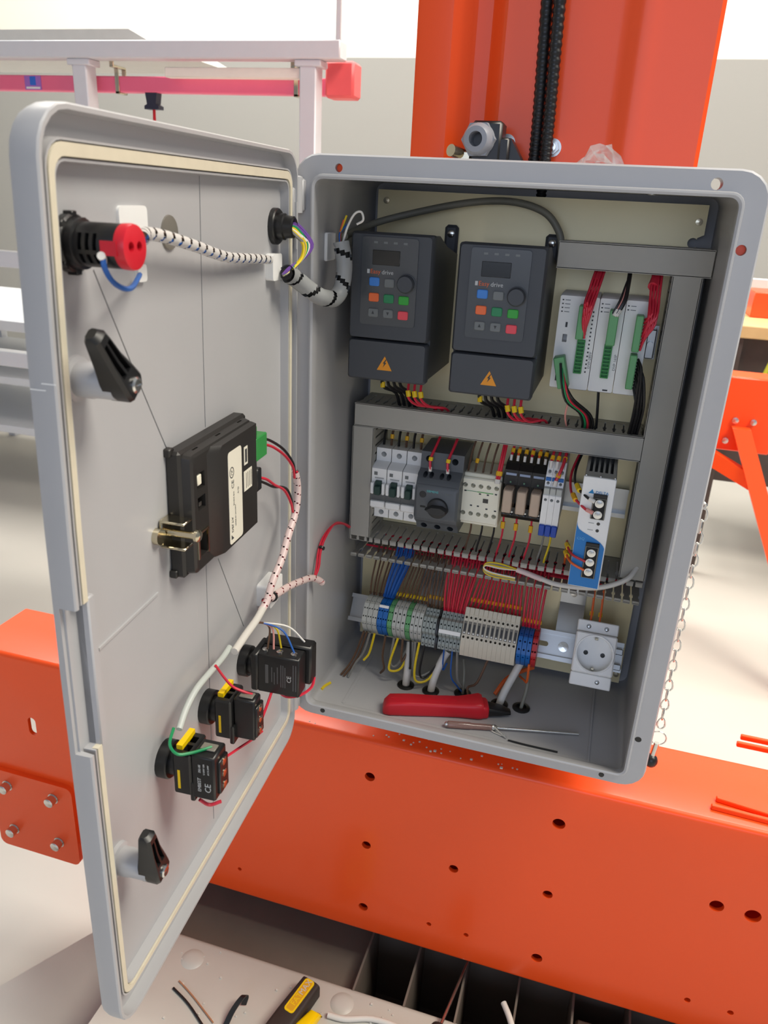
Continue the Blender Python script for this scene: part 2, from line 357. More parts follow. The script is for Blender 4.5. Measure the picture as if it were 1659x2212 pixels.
boolean(door, todoor(MB().box(361, 392, -11, 16, 238, 341)), en.base)
en.part('handle_recess', todoor(MB().box(354, 361, -11, -.8, 236, 343, 1).box(359, 371, -11.5, -9.5, 238, 341)), GREY, parent=door)
gz = [dl(8.4, 13.2, 16.8, 25.8, -5, 13), dl(8.8, 13.6, 17.2, 26.2, -1, 13), dl(13.4, 18.4, 23.4, 30.4, -1, 9), dl(13.8, 18.8, 23.8, 30.8, -5, 9)]
ga = en.part('gasket', todoor(MB().loft(gz, close=True)), GASK, parent=door, label='cream foam sealing gasket')
boolean(ga, todoor(MB().box(330, 392, -11, 16, 238, 341)), en.base)
def bar(u0, z0, u1, z1, wd, h):
    n = 8; L = []; d = V(u1-u0, 0, z1-z0).normalized(); s = V(d.z, 0, -d.x)
    for i in range(n+1):
        p = V(u0+(u1-u0)*i/n, -9.9, z0+(z1-z0)*i/n)
        L.append([tuple(p-s*wd), tuple(p-s*wd+V(0, h, 0)), tuple(p+s*wd+V(0, h, 0)), tuple(p+s*wd)])
    return todoor(MB().loft(L))
def groove(u0, z0, u1, z1):
    n = 10; L = []; d = V(u1-u0, 0, z1-z0).normalized(); s = V(d.z, 0, -d.x)*.6
    for i in range(n+1):
        p = V(u0+(u1-u0)*i/n, 0, z0+(z1-z0)*i/n); L.append([tuple(p-s+V(0, -12.2, 0)), tuple(p-s+V(0, -6, 0)), tuple(p+s+V(0, -6, 0)), tuple(p+s+V(0, -12.2, 0))])
    return todoor(MB().loft(L))
for a in ((184, 575, 184, 398), (190, 300, 196, 24), (319, 523, 243, 396), (168, 280, 118, 186)): boolean(door, groove(*a), en.base)
en.part('raised_rib', bar(343, 296, 268, 298, .9, 1.4), GREY, parent=door)
en.part('hinge_strap', todoor(MB().box(-4, 9, -9, -2, 545, 572, 1.5).box(3, 5, -2, 0, 520, 560)), GREY, parent=door); en.part('hinge_strap', todoor(MB().box(-4, 9, -9, -2, 10, 40, 1.5)), GREY, parent=door)

def dthing(name, label, cat, u, z, group=None): return Thing(name, label, cat, base=(u, -10+bw(u, z), z), M=MD, group=group)
class DMB(MB):                                                         # mesh whose w is measured from the local door surface
    def __init__(s, u, z): super().__init__(); s.k = bw(u, z)
    def mesh(s, name, base=(0, 0, 0), smooth=38):
        s.map(lambda a, b, c: (a, b+s.k, c)); return super().mesh(name, base, smooth)

# panel fitting with red two-holed cap
u, z = 341, 538; t = dthing('signal_lamp_body', 'black cylindrical panel fitting with a red two-holed end cap', 'panel fitting', u, z)
t.part('lock_nut', DMB(u, z).lathe((u, -10, z), (0, 1, 0), [(14.5, 0), (14.5, 5), (13.5, 6), (12.6, 6), (12.6, 10), (11.5, 10.5)], n=26), BLACK)
for i in range(8):
    a = i*math.pi/4; t.part('nut_lug', DMB(u, z).box(-2.2, 2.2, 0, 6, -1.5, 1.5, .5).map(lambda x, y, q, a=a: (u+14.2*math.cos(a)+x*math.sin(a)+q*math.cos(a), -10+y, z+14.2*math.sin(a)-x*math.cos(a)+q*math.sin(a))), BLACK)
b = t.part('barrel', DMB(u, z).lathe((u, 0, z), (0, 1, 0), [(11, 0), (11, 24), (10.5, 25)], n=26), BLACK)
cu = DMB(u, z)
for i in range(3): cu.box(u+6.5, u+13, 3+i*4.2, 5.2+i*4.2, z-2, z+6); cu.box(u+5, u+12, 3+i*4.2, 5.2+i*4.2, z-8.5, z-4)
bore(b, cu, t.base)
c = t.part('end_cap', DMB(u, z).lathe((u, 23, z), (0, 1, 0), [(11.2, 0), (11.4, 4), (11, 5.6), (9.8, 6), (.1, 6)], n=30).box(u+2, u+11.5, 16, 25, z-4, z+3), RED, label='red end cap with two holes')
bore(c, DMB(u, z).cyl((u-3.6, 20, z+.4), (u-3.6, 32, z+.4), 2.5, n=16).cyl((u+4.2, 20, z+.4), (u+4.2, 32, z+.4), 2.5, n=16), t.base, True); bore(b, DMB(u, z).cyl((u-3.6, 16, z+.4), (u-3.6, 32, z+.4), 2.5, n=16).cyl((u+4.2, 16, z+.4), (u+4.2, 32, z+.4), 2.5, n=16), t.base)
t.part('wire_sleeve', DMB(u, z).cyl((u+6, 15, z-7), (u+12.5, 17, z-4), 2.1), WWHT)
k = bw(u, z)
one('blue_wire', 'short blue wire looping below the red end cap', 'wire', MB().tube([(u+11, 17+k, z-4.5), (u+11, 17.5+k, z-10), (u+4, 17+k, z-17), (u-10, 15+k, z-22), (u-30, 8+k, z-23), (u-62, -6+k, z-20)], 1.5), WBLU, base=(u, 10+k, z-15), M=MD)
one('adhesive_pad', 'white square cable tie pad stuck beside the red-capped fitting', 'tie mount', MB().loft([[(x, y+bw(277, 549), q) for x, q in rrect(262, 293, 541, 556, 3, 3)] for y in (-10, -7.5)]), WHITE, base=(277, -10, 549), M=MD)
one('adhesive_pad', 'white cable tie pad below the red-capped fitting', 'tie mount', MB().loft([[(x, y+bw(280, 522), q) for x, q in rrect(266, 276, 513, 523, 2, 3)] for y in (-10, -7)]), WHITE, base=(280, -10, 518), M=MD)
u, z = 231, 540; one('blanking_cap', 'small grey translucent round plug in the door panel', 'plug', DMB(u, z).lathe((u, -10, z), (0, 1, 0), [(11, 0), (10.5, 1.6), (8, 2), (.1, 2.4)], n=24), mat('smoke_plug', (120, 116, 108), 0.25, coat=.4), base=(u, -10, z), M=MD)
# black gland
u, z = 38, 540; t = dthing('cable_gland', 'black ribbed cable gland near the door hinge with coloured wires leaving it', 'cable gland', u, z)
t.part('flange_nut', DMB(u, z).lathe((u, -10, z), (0, 1, 0), [(15, 0), (15, 4.5), (14, 5.5), (11, 5.5)], n=24), BLACK)
t.part('collar', DMB(u, z).lathe((u, -5, z), (0, 1, 0), [(11, 0), (11, 6), (9.5, 7), (9, 14), (7.5, 15), (6.5, 12)], n=24), BLACK)
# latches
def latch(u, z, du, dz, label):
    t = dthing('door_latch', label, 'latch', u, z)
    t.part('stem', DMB(u, z).lathe((u, -10, z), (0, 1, 0), [(13, 0), (12.5, 3), (10, 4), (10, 12), (9.4, 13), (9.4, 27)], n=24), GREY)
    l = math.hypot(du, dz); dx, dzz = du/l, dz/l
    def lv(a, b, c): return (u+a*dx-c*dzz, b, z+a*dzz+c*dx)           # a along the arm, c across
    L = []
    for a, h, c0, lo in ((-8, 3.5, 4.5, 13), (-6, 7, 7.5, 12), (0, 8, 9.2, 11), (7, 7.6, 8.4, 11), (18, 6, 6.8, 12.5), (30, 5, 5.8, 14), (35, 4.4, 5.2, 14.6), (37.5, 2.5, 3.6, 15.5)):
        y0, y1 = lo, lo+2*h
        L.append([lv(a, y0+1.2, -c0), lv(a, y0, -c0+1.5), lv(a, y0, c0-1.5), lv(a, y0+1.2, c0), lv(a, y1-1.8, c0), lv(a, y1, c0-2), lv(a, y1, -c0+2), lv(a, y1-1.8, -c0)])
    arm = t.part('lever', DMB(u, z).loft(L), BLACK, smooth=50)
    bpy.context.view_layer.update(); k2 = bw(u, z)
    for c1, c2 in ((-4.6, -.9), (.9, 4.6)): boolean(arm, MB().loft([[lv(a, 17.5+k2, c1*f), lv(a, 17.5+k2, c2*f), lv(a, 40+k2, c2*f), lv(a, 40+k2, c1*f)] for a, f in ((9, 1), (31, .72))]), t.base)
    s = t.part('screw', DMB(u, z).lathe((u, 26.6, z), (0, 1, 0), [(4.6, 0), (4.6, 1), (3.4, 1.8), (.1, 2)], n=18), STEEL)
    bore(s, DMB(u, z).box(u-3, u+3, 27.4, 30, z-.55, z+.55), t.base)
latch(343, 468, 20, 26, 'black lever latch on a grey stem below the red-capped fitting')
latch(345, 124, 5, 30, 'black lever latch on a grey stem at the foot of the door')

# operator panel seen from behind
u, z = 190, 349; t = dthing('operator_panel', 'black operator panel back with white rating label and green plug', 'control panel', u, z)
hb = t.part('bezel_housing', DMB(u, z).box(132, 248, -10, 2, 301, 398, 2).loft([[(x, y, q) for x, q in rrect(x0, x1, z0, z1, 5, 3)] for x0, x1, z0, z1, y in ((134, 246, 303, 396, 1.5), (137, 245, 304, 395, 8), (139, 243, 306, 393, 9.5))]), HMIB)
t.part('raised_back', DMB(u, z).loft([[(x, y, q) for x, q in pts] for pts, y in (([(140, 305), (214, 305), (222, 312), (222, 390), (214, 394), (140, 394)], 9.3), ([(141, 306), (206, 306), (211, 312), (211, 389), (206, 393), (141, 393)], 14.5))]), HMIB)
cu = DMB(u, z)
for q, h in ((374, 12), (357, 10)): cu.box(226, 238, 3, 12, q-h/2, q+h/2)
cu.box(226, 239.2, 3, 12, 316, 334)
for x in (150, 190, 228): cu.box(x-4, x+4, 3, 4.5, 391, 400)
bore(hb, cu, t.base, True)
t.part('port_tongue', DMB(u, z).box(229, 235, 2.8, 8.6, 370, 378, .6), CREAM); t.part('port_tongue', DMB(u, z).box(229.5, 234, 2.8, 8, 354, 357), STEEL)
pr = t.part('port_shield', DMB(u, z).box(239.2, 241.4, 9.2, 10.6, 315, 335).box(224, 226, 9.2, 10.6, 315, 335).box(224, 241, 9.2, 10.6, 334, 335.5), NICKEL)
for i in range(7): t.part('port_pin', DMB(u, z).box(227.5+i*1.5, 228.1+i*1.5, 2.8, 6, 326, 332), BRASS, parent=pr)
for q in (397, 304): t.part('bezel_clip', DMB(u, z).box(243, 250, -10, -4, q-3, q+3, .8), HMIB)
lb = t.part('rating_label', DMB(u, z).loft([[(x, y, q) for x, q in rrect(172, 197, 308, 384, 3, 3)] for y in (14.4, 14.75)]), PAPER, label='white rating label with printed marks')
def utext(s, size, x, q, y=14.8): return text_mb(s, size, lambda a, b, c: (x-b, y+c, q+a))      # reads upwards along the door
class K: pass
def dk(mb): return mb.map(lambda a, b, c: (a, b+bw(u, z), c))
for s, size, x, q in (('DELTA', 4.4, 192, 324), ('CE', 6, 190, 357), ('UL', 4, 191, 367), ('MADE IN TAIWAN', 2.2, 186, 330), ('24VDC 8W', 2.4, 188.5, 345), ('V-O', 3.4, 180, 349)): t.part('label_print', dk(utext(s, size, x, q)), PRND, parent=lb)
t.part('label_logo', DMB(u, z).prism([(194.4, 312), (190, 312), (194.4, 316)], 'xz', 14.7, 14.95), PRND, parent=lb)
t.part('label_ring', DMB(u, z).loft([[(191+r*math.cos(i*math.pi/12), y, 367+r*1.15*math.sin(i*math.pi/12)) for i in range(24)] for r, y in ((3.9, 14.7), (3.9, 14.95), (3.3, 14.95), (3.3, 14.7))], close=True), PRND, parent=lb)
for x0, x1, q0, q1 in ((160, 167, 365, 380), (152, 168, 343, 360)):
    s2 = t.part('small_label', DMB(u, z).box(x0, x1, 14.4, 14.75, q0, q1), PAPER)
    for i in range(4): t.part('label_line', DMB(u, z).box(x0+1.5+i*(x1-x0-3)/4, x0+2.2+i*(x1-x0-3)/4, 14.7, 14.9, q0+2, q1-2), PRND, parent=s2)
gp = t.part('power_plug', DMB(u, z).box(119, 142, 4, 15, 360, 380, .8).box(131, 142, 3, 11, 379, 388, .6), GREEN, label='green pluggable power connector')
cu = DMB(u, z)
for i in range(3): cu.box(110, 124, 7, 11, 362+i*6, 366+i*6)
bore(gp, cu, t.base, True)
t.part('plug_screw', DMB(u, z).cyl((128, 10, 358.5), (128, 10, 361), 2), STEEL, parent=gp)
sr = t.part('serial_port', DMB(u, z).box(133, 142, 2, 10, 326, 356, 1).box(140, 143, 0, 12, 322, 360), NICKEL); t.part('serial_plug', DMB(u, z).box(124, 133.5, 1, 12, 330, 350, 1), BLACK, parent=sr)
for i in range(4): t.part('plug_screw', DMB(u, z).lathe((124.2, 7, 333+i*4.6), (-1, 0, 0), [(1.6, 0), (1.4, .8), (.1, 1)], n=10), STEEL, parent=sr)
cl = t.part('mounting_clamp', DMB(u, z).box(248, 262, -9, -6.5, 331, 352, .8).box(250, 263, -8, 11, 350, 352, .8).box(250, 263, -8, 11, 331, 333, .8).cyl((266, -10, 341.5), (266, -5, 341.5), 6), NICKEL, label='nickel plated mounting clamp with screw')
t.part('clamp_screw', DMB(u, z).cyl((256, -8, 341.5), (256, 17, 341.5), 3).lathe((256, 16, 341.5), (0, 1, 0), [(4.6, 0), (4.6, 2), (3, 3.6), (.1, 4)], n=16), NICKEL, parent=cl)
k = bw(100, 330)
def dwire(label, pts, r, m, group=None, name='wire', n=6): return one(name, label, 'wire', MB().tube([(a, b, c) for a, b, c in pts], r, n=n), m, base=pts[0], M=MD, group=group)
dwire('black wire curving from the green plug of the operator panel', [(119, 11, 374), (100, 12, 366), (69, 12, 349), (45, 12, 329), (38, 12, 316)], 1.3, WBLK)
dwire('red wire curving from the green plug of the operator panel', [(119, 11, 369), (98, 13, 360), (69, 13.5, 343), (47, 13, 325), (40, 12, 312)], 1.3, WRED)
dwire('red wire leaving the serial plug of the operator panel', [(124, 8, 340), (110, 11, 334), (93, 12, 323), (68, 12, 309), (50, 12, 290), (44, 12, 278)], 1.3, WRED)
dwire('black wire leaving the serial plug of the operator panel', [(124, 7, 338), (108, 10, 329), (93, 11, 321), (62, 11, 309), (46, 11, 292), (40, 11, 276)], 1.3, WBLK)
pa = [(38, 12, 318), (31, 12, 298), (36, 12, 276), (57, 12, 258), (75, 12, 241), (96, 11, 227), (110, 10, 212), (120, 8, 206)]
one('spiral_wrap', 'pale pinkish spiral wrap sleeve hanging down the door from the operator panel', 'cable sleeve', spiral(pa, 3.6, 10, .1), SPP, base=pa[0], M=MD)
dwire('red wire inside the pale door sleeve', [(a, b+1.4, c) for a, b, c in pa], 1.35, WRED); dwire('black wire inside the pale door sleeve', [(a, b-1.4, c) for a, b, c in pa], 1.35, WBLK)
pb = [(112, 9, 213), (84, 9, 206), (50, 11, 199), (20, 14, 191), (0, 17, 185), (-12, 21, 178), (-18, 24, 172)]
one('spiral_wrap', 'pale pink sleeve looping across the hinge into the enclosure', 'cable sleeve', spiral(pb, 3.7, 16, .09), SPP, base=pb[0], M=MD)
dwire('red wires inside the sleeve across the hinge', pb, 2.5, WRED)
for q, s in ((0, ''), (2.6, 'second ')): dwire(s+'red wire climbing from the hinge sleeve to the short duct', [(-8, 18, 181), (-18, 17+q, 190), (-30, 15+q, 203), (-46, 15+q, 213), (-76, 17+q, 216+q), (-108, 20+q, 206), (-132, 24+q, 190)], 1.3, WRED)
one('cable_tie', 'black cable tie on the red wires by the enclosure wall', 'cable tie', MB().lathe((-34, 17.5, 206), (-.75, 0, .6), [(3.6, -1.2), (3.6, 1.2), (2, 1.3)], n=12), BLACK, base=(-34, 17, 206), M=MD)
one('cable_tie', 'black cable tie on the sleeve junction', 'cable tie', MB().lathe((92, 9, 208), (1, 0, .35), [(5, -1.5), (5, 1.5), (3, 1.6)], n=14), BLACK, base=(92, 9, 208), M=MD)
one('adhesive_pad', 'white cable tie pad behind the sleeve junction', 'tie mount', MB().loft([[(x, y, q) for x, q in rrect(52, 86, 190, 214, 3, 3)] for y in (-10, 4)]), WHITE, base=(68, -10, 200), M=MD)
pc = [(116, 9, 208), (136, 10, 206), (162, 11, 206), (188, 12, 205)]
one('wire_sleeve', 'cream insulating sleeve running over the lower push-button blocks', 'cable sleeve', MB().tube(pc, 3.4, n=10), CABW, base=pc[0], M=MD)
pd = [(184, 6, 206), (200, 6, 204), (222, 6, 205), (246, 6, 205), (264, 6, 199), (280, 8, 192)]
one('wire_sleeve', 'thin translucent sleeve running to the yellow-clipped button', 'cable sleeve', MB().tube(pd, 2.6, n=10), mat('thin_sleeve', (206, 212, 206), .4, trans=.2), base=pd[0], M=MD)

# push button contact blocks
def button(u, z, label, name, kind):
    t = dthing(name, label, 'push button', u, z)
    t.part('lock_nut', DMB(u, z).lathe((u, -10, z), (0, 1, 0), [(15, 0), (15, 8), (14, 9), (11, 9), (11, 16)], n=24), BLACK)
    if kind == 'long':
        t.part('mounting_collar', DMB(u, z).box(u-15, u+17, 5, 12, z-20, z+20, 1.5), BLACK)
        body = t.part('contact_block', DMB(u, z).box(u-4, u+15, 11, 52, z-21, z+20, 1.2).box(u-22, u-5, 9, 57, z-19, z+22, 2), BLACK)
        for i in range(3): t.part('terminal_screw', DMB(u, z).lathe((u+6, 16+i*14, z+20), (0, 0, 1), [(3.2, -.5), (3.2, 1), (2, 1.6), (.1, 1.8)], n=12), STEEL, parent=body)
        t.part('block_print', DMB(u, z).box(u+15, u+15.2, 19, 22, z-10, z+10), mat('print_grey', (92, 92, 94), .6), parent=body)
        for i, (a, l0, l1) in enumerate(((25, -8, 8), (27.5, -10, 3), (30.5, -9, 9), (34, -12, 12), (36, -12, 12), (38, -12, 10), (46, -14, 14), (48.5, -14, 14))): t.part('block_print', DMB(u, z).box(u+15, u+15.15, a, a+.8, z+l0, z+l1), mat('print_grey', (92, 92, 94), .6), parent=body)
        t.part('block_print', text_mb('CE', 6, lambda a, b, c: (u+15.1+c, 42.5-b, z-2+a)).map(lambda a, b, c: (a, b+bw(u, z), c)), PRNT, parent=body)
    else:
        cb = t.part('mounting_collar', DMB(u, z).box(u-14, u+14, 5, 20, z-19, z+19, 1.5).box(u-10, u+13.5, 18, 22, z-24, z-6, 1), BLACK)
        bore(cb, DMB(u, z).box(u-8, u-1, 8, 17, z+9, z+24).box(u+2, u+9, 12, 17, z+9, z+24), t.base, True)
        t.part('locking_lever', DMB(u, z).loft([[(u+a, y, q) for a, y in ((2, 6), (8, 6), (8, 11), (2, 11))] for q in (z+14, z+22)]).loft([[(u+a, y, z+q) for y, q in ((7, 18.5), (11.5, 18.5), (11.5, 23), (7, 23))] for a in (-12, 9)]), YELP, parent=cb, label='yellow locking lever')
        t.part('yellow_mark', DMB(u, z).box(u+14, u+14.3, 9, 11, z-13, z+4), YELP, parent=cb)
        bo_ = t.part('contact_block', DMB(u, z).box(u-8 if kind == 'b' else u-6, u+13.5 if kind == 'b' else u+9, 20, 39, z-20, z+20, 1.4).box(u-7, u+8, 38, 41, z-17, z+13, 1), BLACK)
        for i in range(3): t.part('terminal_screw', DMB(u, z).lathe((u+1, 41, z-12+i*11), (0, 1, 0), [(3.4, -.5), (3.4, .5), (2, 1), (.1, 1.1)], n=12), NICKEL, parent=bo_)
        t.part('terminal_tab', DMB(u, z).box(u-2, u+6, 24, 36, z+20, z+21.5, .5), mat('tab_grey', (120, 116, 106), .4), parent=bo_)
        if kind == 'b':
            for s, size, a, q in (('CE', 7, 33.5, -8), ('EMBEST', 3.8, 26.5, -6), ('ZB2-BE', 2.4, 27, 9), ('U 600V 10A', 2, 30.5, 9), ('AC15 240V', 1.9, 34, 9)):
                t.part('block_print', text_mb(s, size, lambda a_, b_, c_, a=a, q=q: (u+13.6+c_, a-b_, z+q+a_)).map(lambda x, y, c: (x, y+bw(u, z), c)), PRNT, parent=bo_)
    return t
button(274, 157, 'black push-button contact block with yellow lever and white print, lowest on the door', 'push_button', 'b')
button(202, 155, 'black push-button contact block with yellow lever, in the middle of three', 'push_button', 'm')
button(122, 152, 'long black selector contact block with printed side, nearest the hinge', 'selector_switch', 'long')
dwire('green wire looping over the lowest button block', [(284, 6, 196), (293, 7, 188), (292, 12, 179.5), (286, 20, 177.8), (280, 28, 178.5), (276, 32, 178.5)], 1.2, WGRN)
dwire('thin red wire over the middle button block', [(216, 8, 208), (210, 12, 194), (206, 18, 183), (203, 28, 177.5), (202, 34, 176)], 1.2, WRED)
dwire('red wire hanging between the lower and middle buttons', [(262, 22, 128), (236, 14, 124), (214, 20, 122), (196, 30, 124), (192, 38, 132)], 1.3, WRED)
dwire('red wire hanging between the middle and selector blocks', [(196, 36, 132), (176, 30, 128), (150, 26, 128), (132, 24, 132)], 1.3, WRED)
dwire('red wire loop under the long selector block', [(128, 26, 131), (128, 36, 124), (122, 48, 124), (112, 56, 128), (106, 57, 136)], 1.5, WRED)
dwire('red wire loop under the lowest button block', [(284, 24, 133), (280, 30, 126), (276, 38, 128)], 1.4, WRED)
for lab, m, e in (('brown', WBRN, (128, 18, 174)), ('yellow', WYEL, (124, 30, 174)), ('blue', WBLU, (127, 44, 173)), ('white', WWHT, (110, 48, 176)), ('pink', WPNK, (128, 24, 174))):
    dwire(lab+' wire entering the top of the long selector block', [(138, 10, 205), (128, 14, 200), ((128+e[0])/2-3, (14+e[1])/2+3, 193), e], .95, m, name='selector_wire')
# wires of the gland, sleeve to the red-capped fitting, tube into the enclosure
k = bw(180, 530)
pe = [(318, 20+bw(320, 540), 541), (296, 12+k, 542), (270, 8+k, 540), (226, 5+k, 533), (163, 0+k, 522), (100, -4+k, 517), (62, -4, 514)]
one('spiral_wrap', 'white spiral wrap sleeve from the red-capped fitting to the hinge side', 'cable sleeve', spiral(pe, 3.8, 13, .24), SPW, base=pe[0], M=MD)
dwire('blue wire inside the white spiral sleeve', [(a, b+.6, c-1.6) for a, b, c in pe], 1.55, WBLU); dwire('brown wire inside the white spiral sleeve', [(a, b+.6, c+1.6) for a, b, c in pe], 1.55, WBRN)
one('adhesive_pad', 'white cable tie pad below the black gland', 'tie mount', MB().loft([[(x, y, q) for x, q in rrect(36, 58, 496, 518, 3, 3)] for y in (-10, -2)]), WHITE, base=(47, -10, 506), M=MD)
for i, (lab, m, a, b_) in enumerate((('green and yellow', WYEL, 0, 0), ('green', WGRN, 2, 2), ('white', WWHT, -1, 4), ('violet', WPUR, 5, 9), ('dark violet', WPUR, 3, 7), ('grey', WGRY, -3, -2), ('yellow', WYEL, -2, -3))):
    dwire(lab+' wire arching from the black gland to the tie pad', [(38, 4, 540+a/2), (34-a, 10, 537+a), (26-b_*.9, 16+b_*.4, 526), (30-b_*.4, 14, 514), (44, 8, 505+a/3), (50, 4, 501)], 1.6, m, name='gland_wire')
pf = [(46, 6, 502), (30, 8, 497), (14, 15, 487), (2, 21.5, 480), (-10, 25, 477), (-24, 29, 476), (-33, 33, 486), (-36, 34, 507), (-36, 30, 527)]
one('spiral_wrap', 'thick grey spiral wrap bridging the hinge from door to enclosure', 'cable sleeve', spiral(pf, 7.8, 27, .2, n=32), SPG, base=pf[0], M=MD)
dwire('black cable core inside the thick grey spiral wrap', pf, 5.6, BLACKM, n=8)
for lab, m, e in (('orange', WORG, (-44, 30, 546)), ('yellow', WYEL, (-46, 32, 550)), ('blue', WBLU, (-50, 34, 544))): dwire(lab+' wire end at the top of the grey spiral wrap', [(-36, 29, 526), (-40, 28, 535), e], 1.0, m, name='wire_end')
dwire('white wire loop at the top of the grey spiral wrap', [(-36, 32, 526), (-36, 36, 540), (-38, 42, 552), (-40, 48, 554), (-40, 50, 547), (-40, 44, 543)], 1.1, WWHT, name='wire_end')
one('adhesive_pad', 'white tie pad on the enclosure side wall behind the grey spiral wrap', 'tie mount', MB().box(20, 23.5, 26, 50, 508, 534, 1), WHITE, base=(20, 40, 520))
for a, b_ in ((0, 9), (7, 15)): en.part('scratch', todoor(MB().box(373.8, 374.15, -15+a, -15+b_, 468+a*.5, 468.5+a*.5)), WHITE, parent=door)

# ------------------------------------------------------------------ mounting plate, rails, ducts
YP = 170.0
t = Thing('mounting_plate', 'galvanised steel mounting plate at the back of the enclosure', 'mounting plate', base=(198, YP, 18))
pla = t.part('sheet', MB().prism([(28, 18), (370, 18), (370, 532), (364, 535), (364, 545), (370, 548), (370, 576), (28, 576)], 'xz', YP, YP+2.5), PLATE)
for x, z in ((363, 560), (38, 565), (365, 30), (38, 30)): t.part('corner_screw', MB().lathe((x, YP, z), (0, -1, 0), [(3.6, 0), (3.4, 1.6), (.1, 2)], n=12), NICKEL)
for x, z in ((46, 28), (350, 28), (46, 566), (350, 566)): t.part('standoff', MB().cyl((x, YP+2, z), (x, 189, z), 6), DUCT)
bore(pla, MB().cyl((360.5, YP-5, 540), (360.5, YP+8, 540), 5).box(361, 366, YP-5, YP+8, 537, 543), t.base, True)

def rail(name, label, x0, x1, zc, y=YP, M=None, yb=None):
    t = Thing(name, label, 'rail', base=((x0+x1)/2, y, zc), M=M)
    p = [(-13.5, 0), (-13.5, -6.5), (-17.5, -6.5), (-17.5, -7.5), (-12.5, -7.5), (-12.5, -1), (12.5, -1), (12.5, -7.5), (17.5, -7.5), (17.5, -6.5), (13.5, -6.5), (13.5, 0)]
    t.part('profile', MB().prism([(y+b, zc+a) for a, b in p], 'yz', x0, x1), ZINC, smooth=20); return t
rail('din_rail', 'zinc DIN rail behind the breakers and power supply', 56, 342, 257)
rail('din_rail', 'zinc DIN rail behind the controller modules', 240, 343, 440)

def duct(label, x0, x1, z0, z1, vert=False, cover=True, sides='tb', y0=110, x2=None):
    t = Thing('wire_duct', label, 'cable duct', base=((x0+x1)/2, YP, z0))
    t.part('duct_base', MB().box(x0, x1, YP-1.5, YP, z0, z1).box(*((x0, x1, YP-12, YP, z0, z0+1.4) if not vert else (x0, x0+1.4, YP-12, YP, z0, z1))).box(*((x0, x1, YP-12, YP, z1-1.4, z1) if not vert else (x1-1.4, x1, YP-12, YP, z0, z1))), DUCT)
    if cover: t.part('cover', MB().box(x0-.8, x1+.8, y0, y0+2, z0-.8, z1+.8, .6).box(*((x0-.8, x1+.8, y0, y0+8, z1-.4, z1+.8) if not vert else (x0-.8, x0+.4, y0, y0+8, z0, z1))).box(*((x0-.8, x1+.8, y0, y0+8, z0-.8, z0+.4) if not vert else (x1-.4, x1+.8, y0, y0+8, z0, z1))), DUCT, label='smooth grey snap-on cover')
    P = 9.8; n = int(((z1-z0) if vert else (x1-x0))/P)
    for sd in sides:
        src = None
        for i in range(n):
            if src is None:
                if vert:
                    xx = x0 if sd == 'l' else x1-1.4
                    src = t.part('finger', MB().box(xx, xx+1.4, y0+4 if cover else y0, YP-11, z0+1.2, z0+P-1.2), DUCT)
                else:
                    zz = z0 if sd == 'b' else z1-1.4; m = MB()
                    yy = y0+6 if cover else y0
                    m.prism([(x0+1.1, yy), (x0+P-1.1, yy), (x0+P-1.1, yy+12), (x0+P-2, yy+13), (x0+P-2, yy+20), (x0+P-.8, yy+22), (x0+P-.8, YP-11), (x0+.8, YP-11), (x0+.8, yy+22), (x0+2, yy+20), (x0+2, yy+13), (x0+1.1, yy+12)], 'xy', zz, zz+1.4)
                    if not cover: m.box(x0+1.1, x0+P-1.1, y0, y0+2.2, zz-4.6 if sd == 't' else zz-1, zz+1.4 if sd == 't' else zz+3.6, .5)
                    src = t.part('finger', m, DUCT)
            else: t.inst(src, (0, 0, i*P) if vert else (i*P, 0, 0))
    return t
duct('grey wire duct with smooth cover below the two drives', 30, 344, 325, 350)
duct('upper grey wire duct with smooth cover above the controller modules', 235, 378, 512, 536, sides='b')
duct('tall grey vertical wire duct beside the controller and power supply', 345, 371, 190, 511, vert=True, sides='l')
duct('short grey vertical wire duct beside the circuit breakers', 28.5, 52.5, 182, 323, vert=True, sides='r')
duct('open grey wire duct with slotted fingers below the breakers', 29, 372, 160, 187, cover=False)

# ------------------------------------------------------------------ variable speed drives
t = Thing('variable_speed_drive', 'charcoal variable speed drive with keypad, beside the grey spiral wrap', 'drive', base=(80, 110, 391))
D = t; x0, x1, y0, z0, z1 = 37.5, 121.5, 55, 391, 536
hs = t.part('housing', MB().prism([(y0+12, z0+4), (YP, z0+4), (YP, z1-22), (y0+60, z1-12), (y0+26, z1-1), (y0+12, z1-1)], 'yz', x0, x1), VFDG)
t.part('front_cover', MB().loft([[(x, y, z) for x, z in rrect(a, b, c, d, 3, 3)] for a, b, c, d, y in ((x0, x1, z0+42.5, z1, y0+13), (x0, x1, z0+42.5, z1, y0+3), (x0+2, x1-2, z0+43.5, z1-2, y0))]), VFDG)
lc = t.part('lower_cover', MB().loft([[(x, y, z) for x, z in rrect(a, b, c, d, 3, 3)] for a, b, c, d, y in ((x0, x1, z0, z0+41, y0+13), (x0, x1, z0, z0+41, y0+3), (x0+2, x1-2, z0+2, z0+40, y0))]), VFDG)
kp = t.part('keypad_panel', MB().loft([[(x, y, z) for x, z in rrect(50, 107, 448, 532, 3, 3)] for y in (y0+.5, y0-1.4)]), VFDP)
t.part('display', MB().box(61, 89, y0-1.9, y0, 506, 520, .4), LCD, parent=kp)
for i in range(4): t.part('indicator_mark', MB().box(62+i*10, 66+i*10, y0-1.7, y0-1, 526, 528), KEYE, parent=kp)
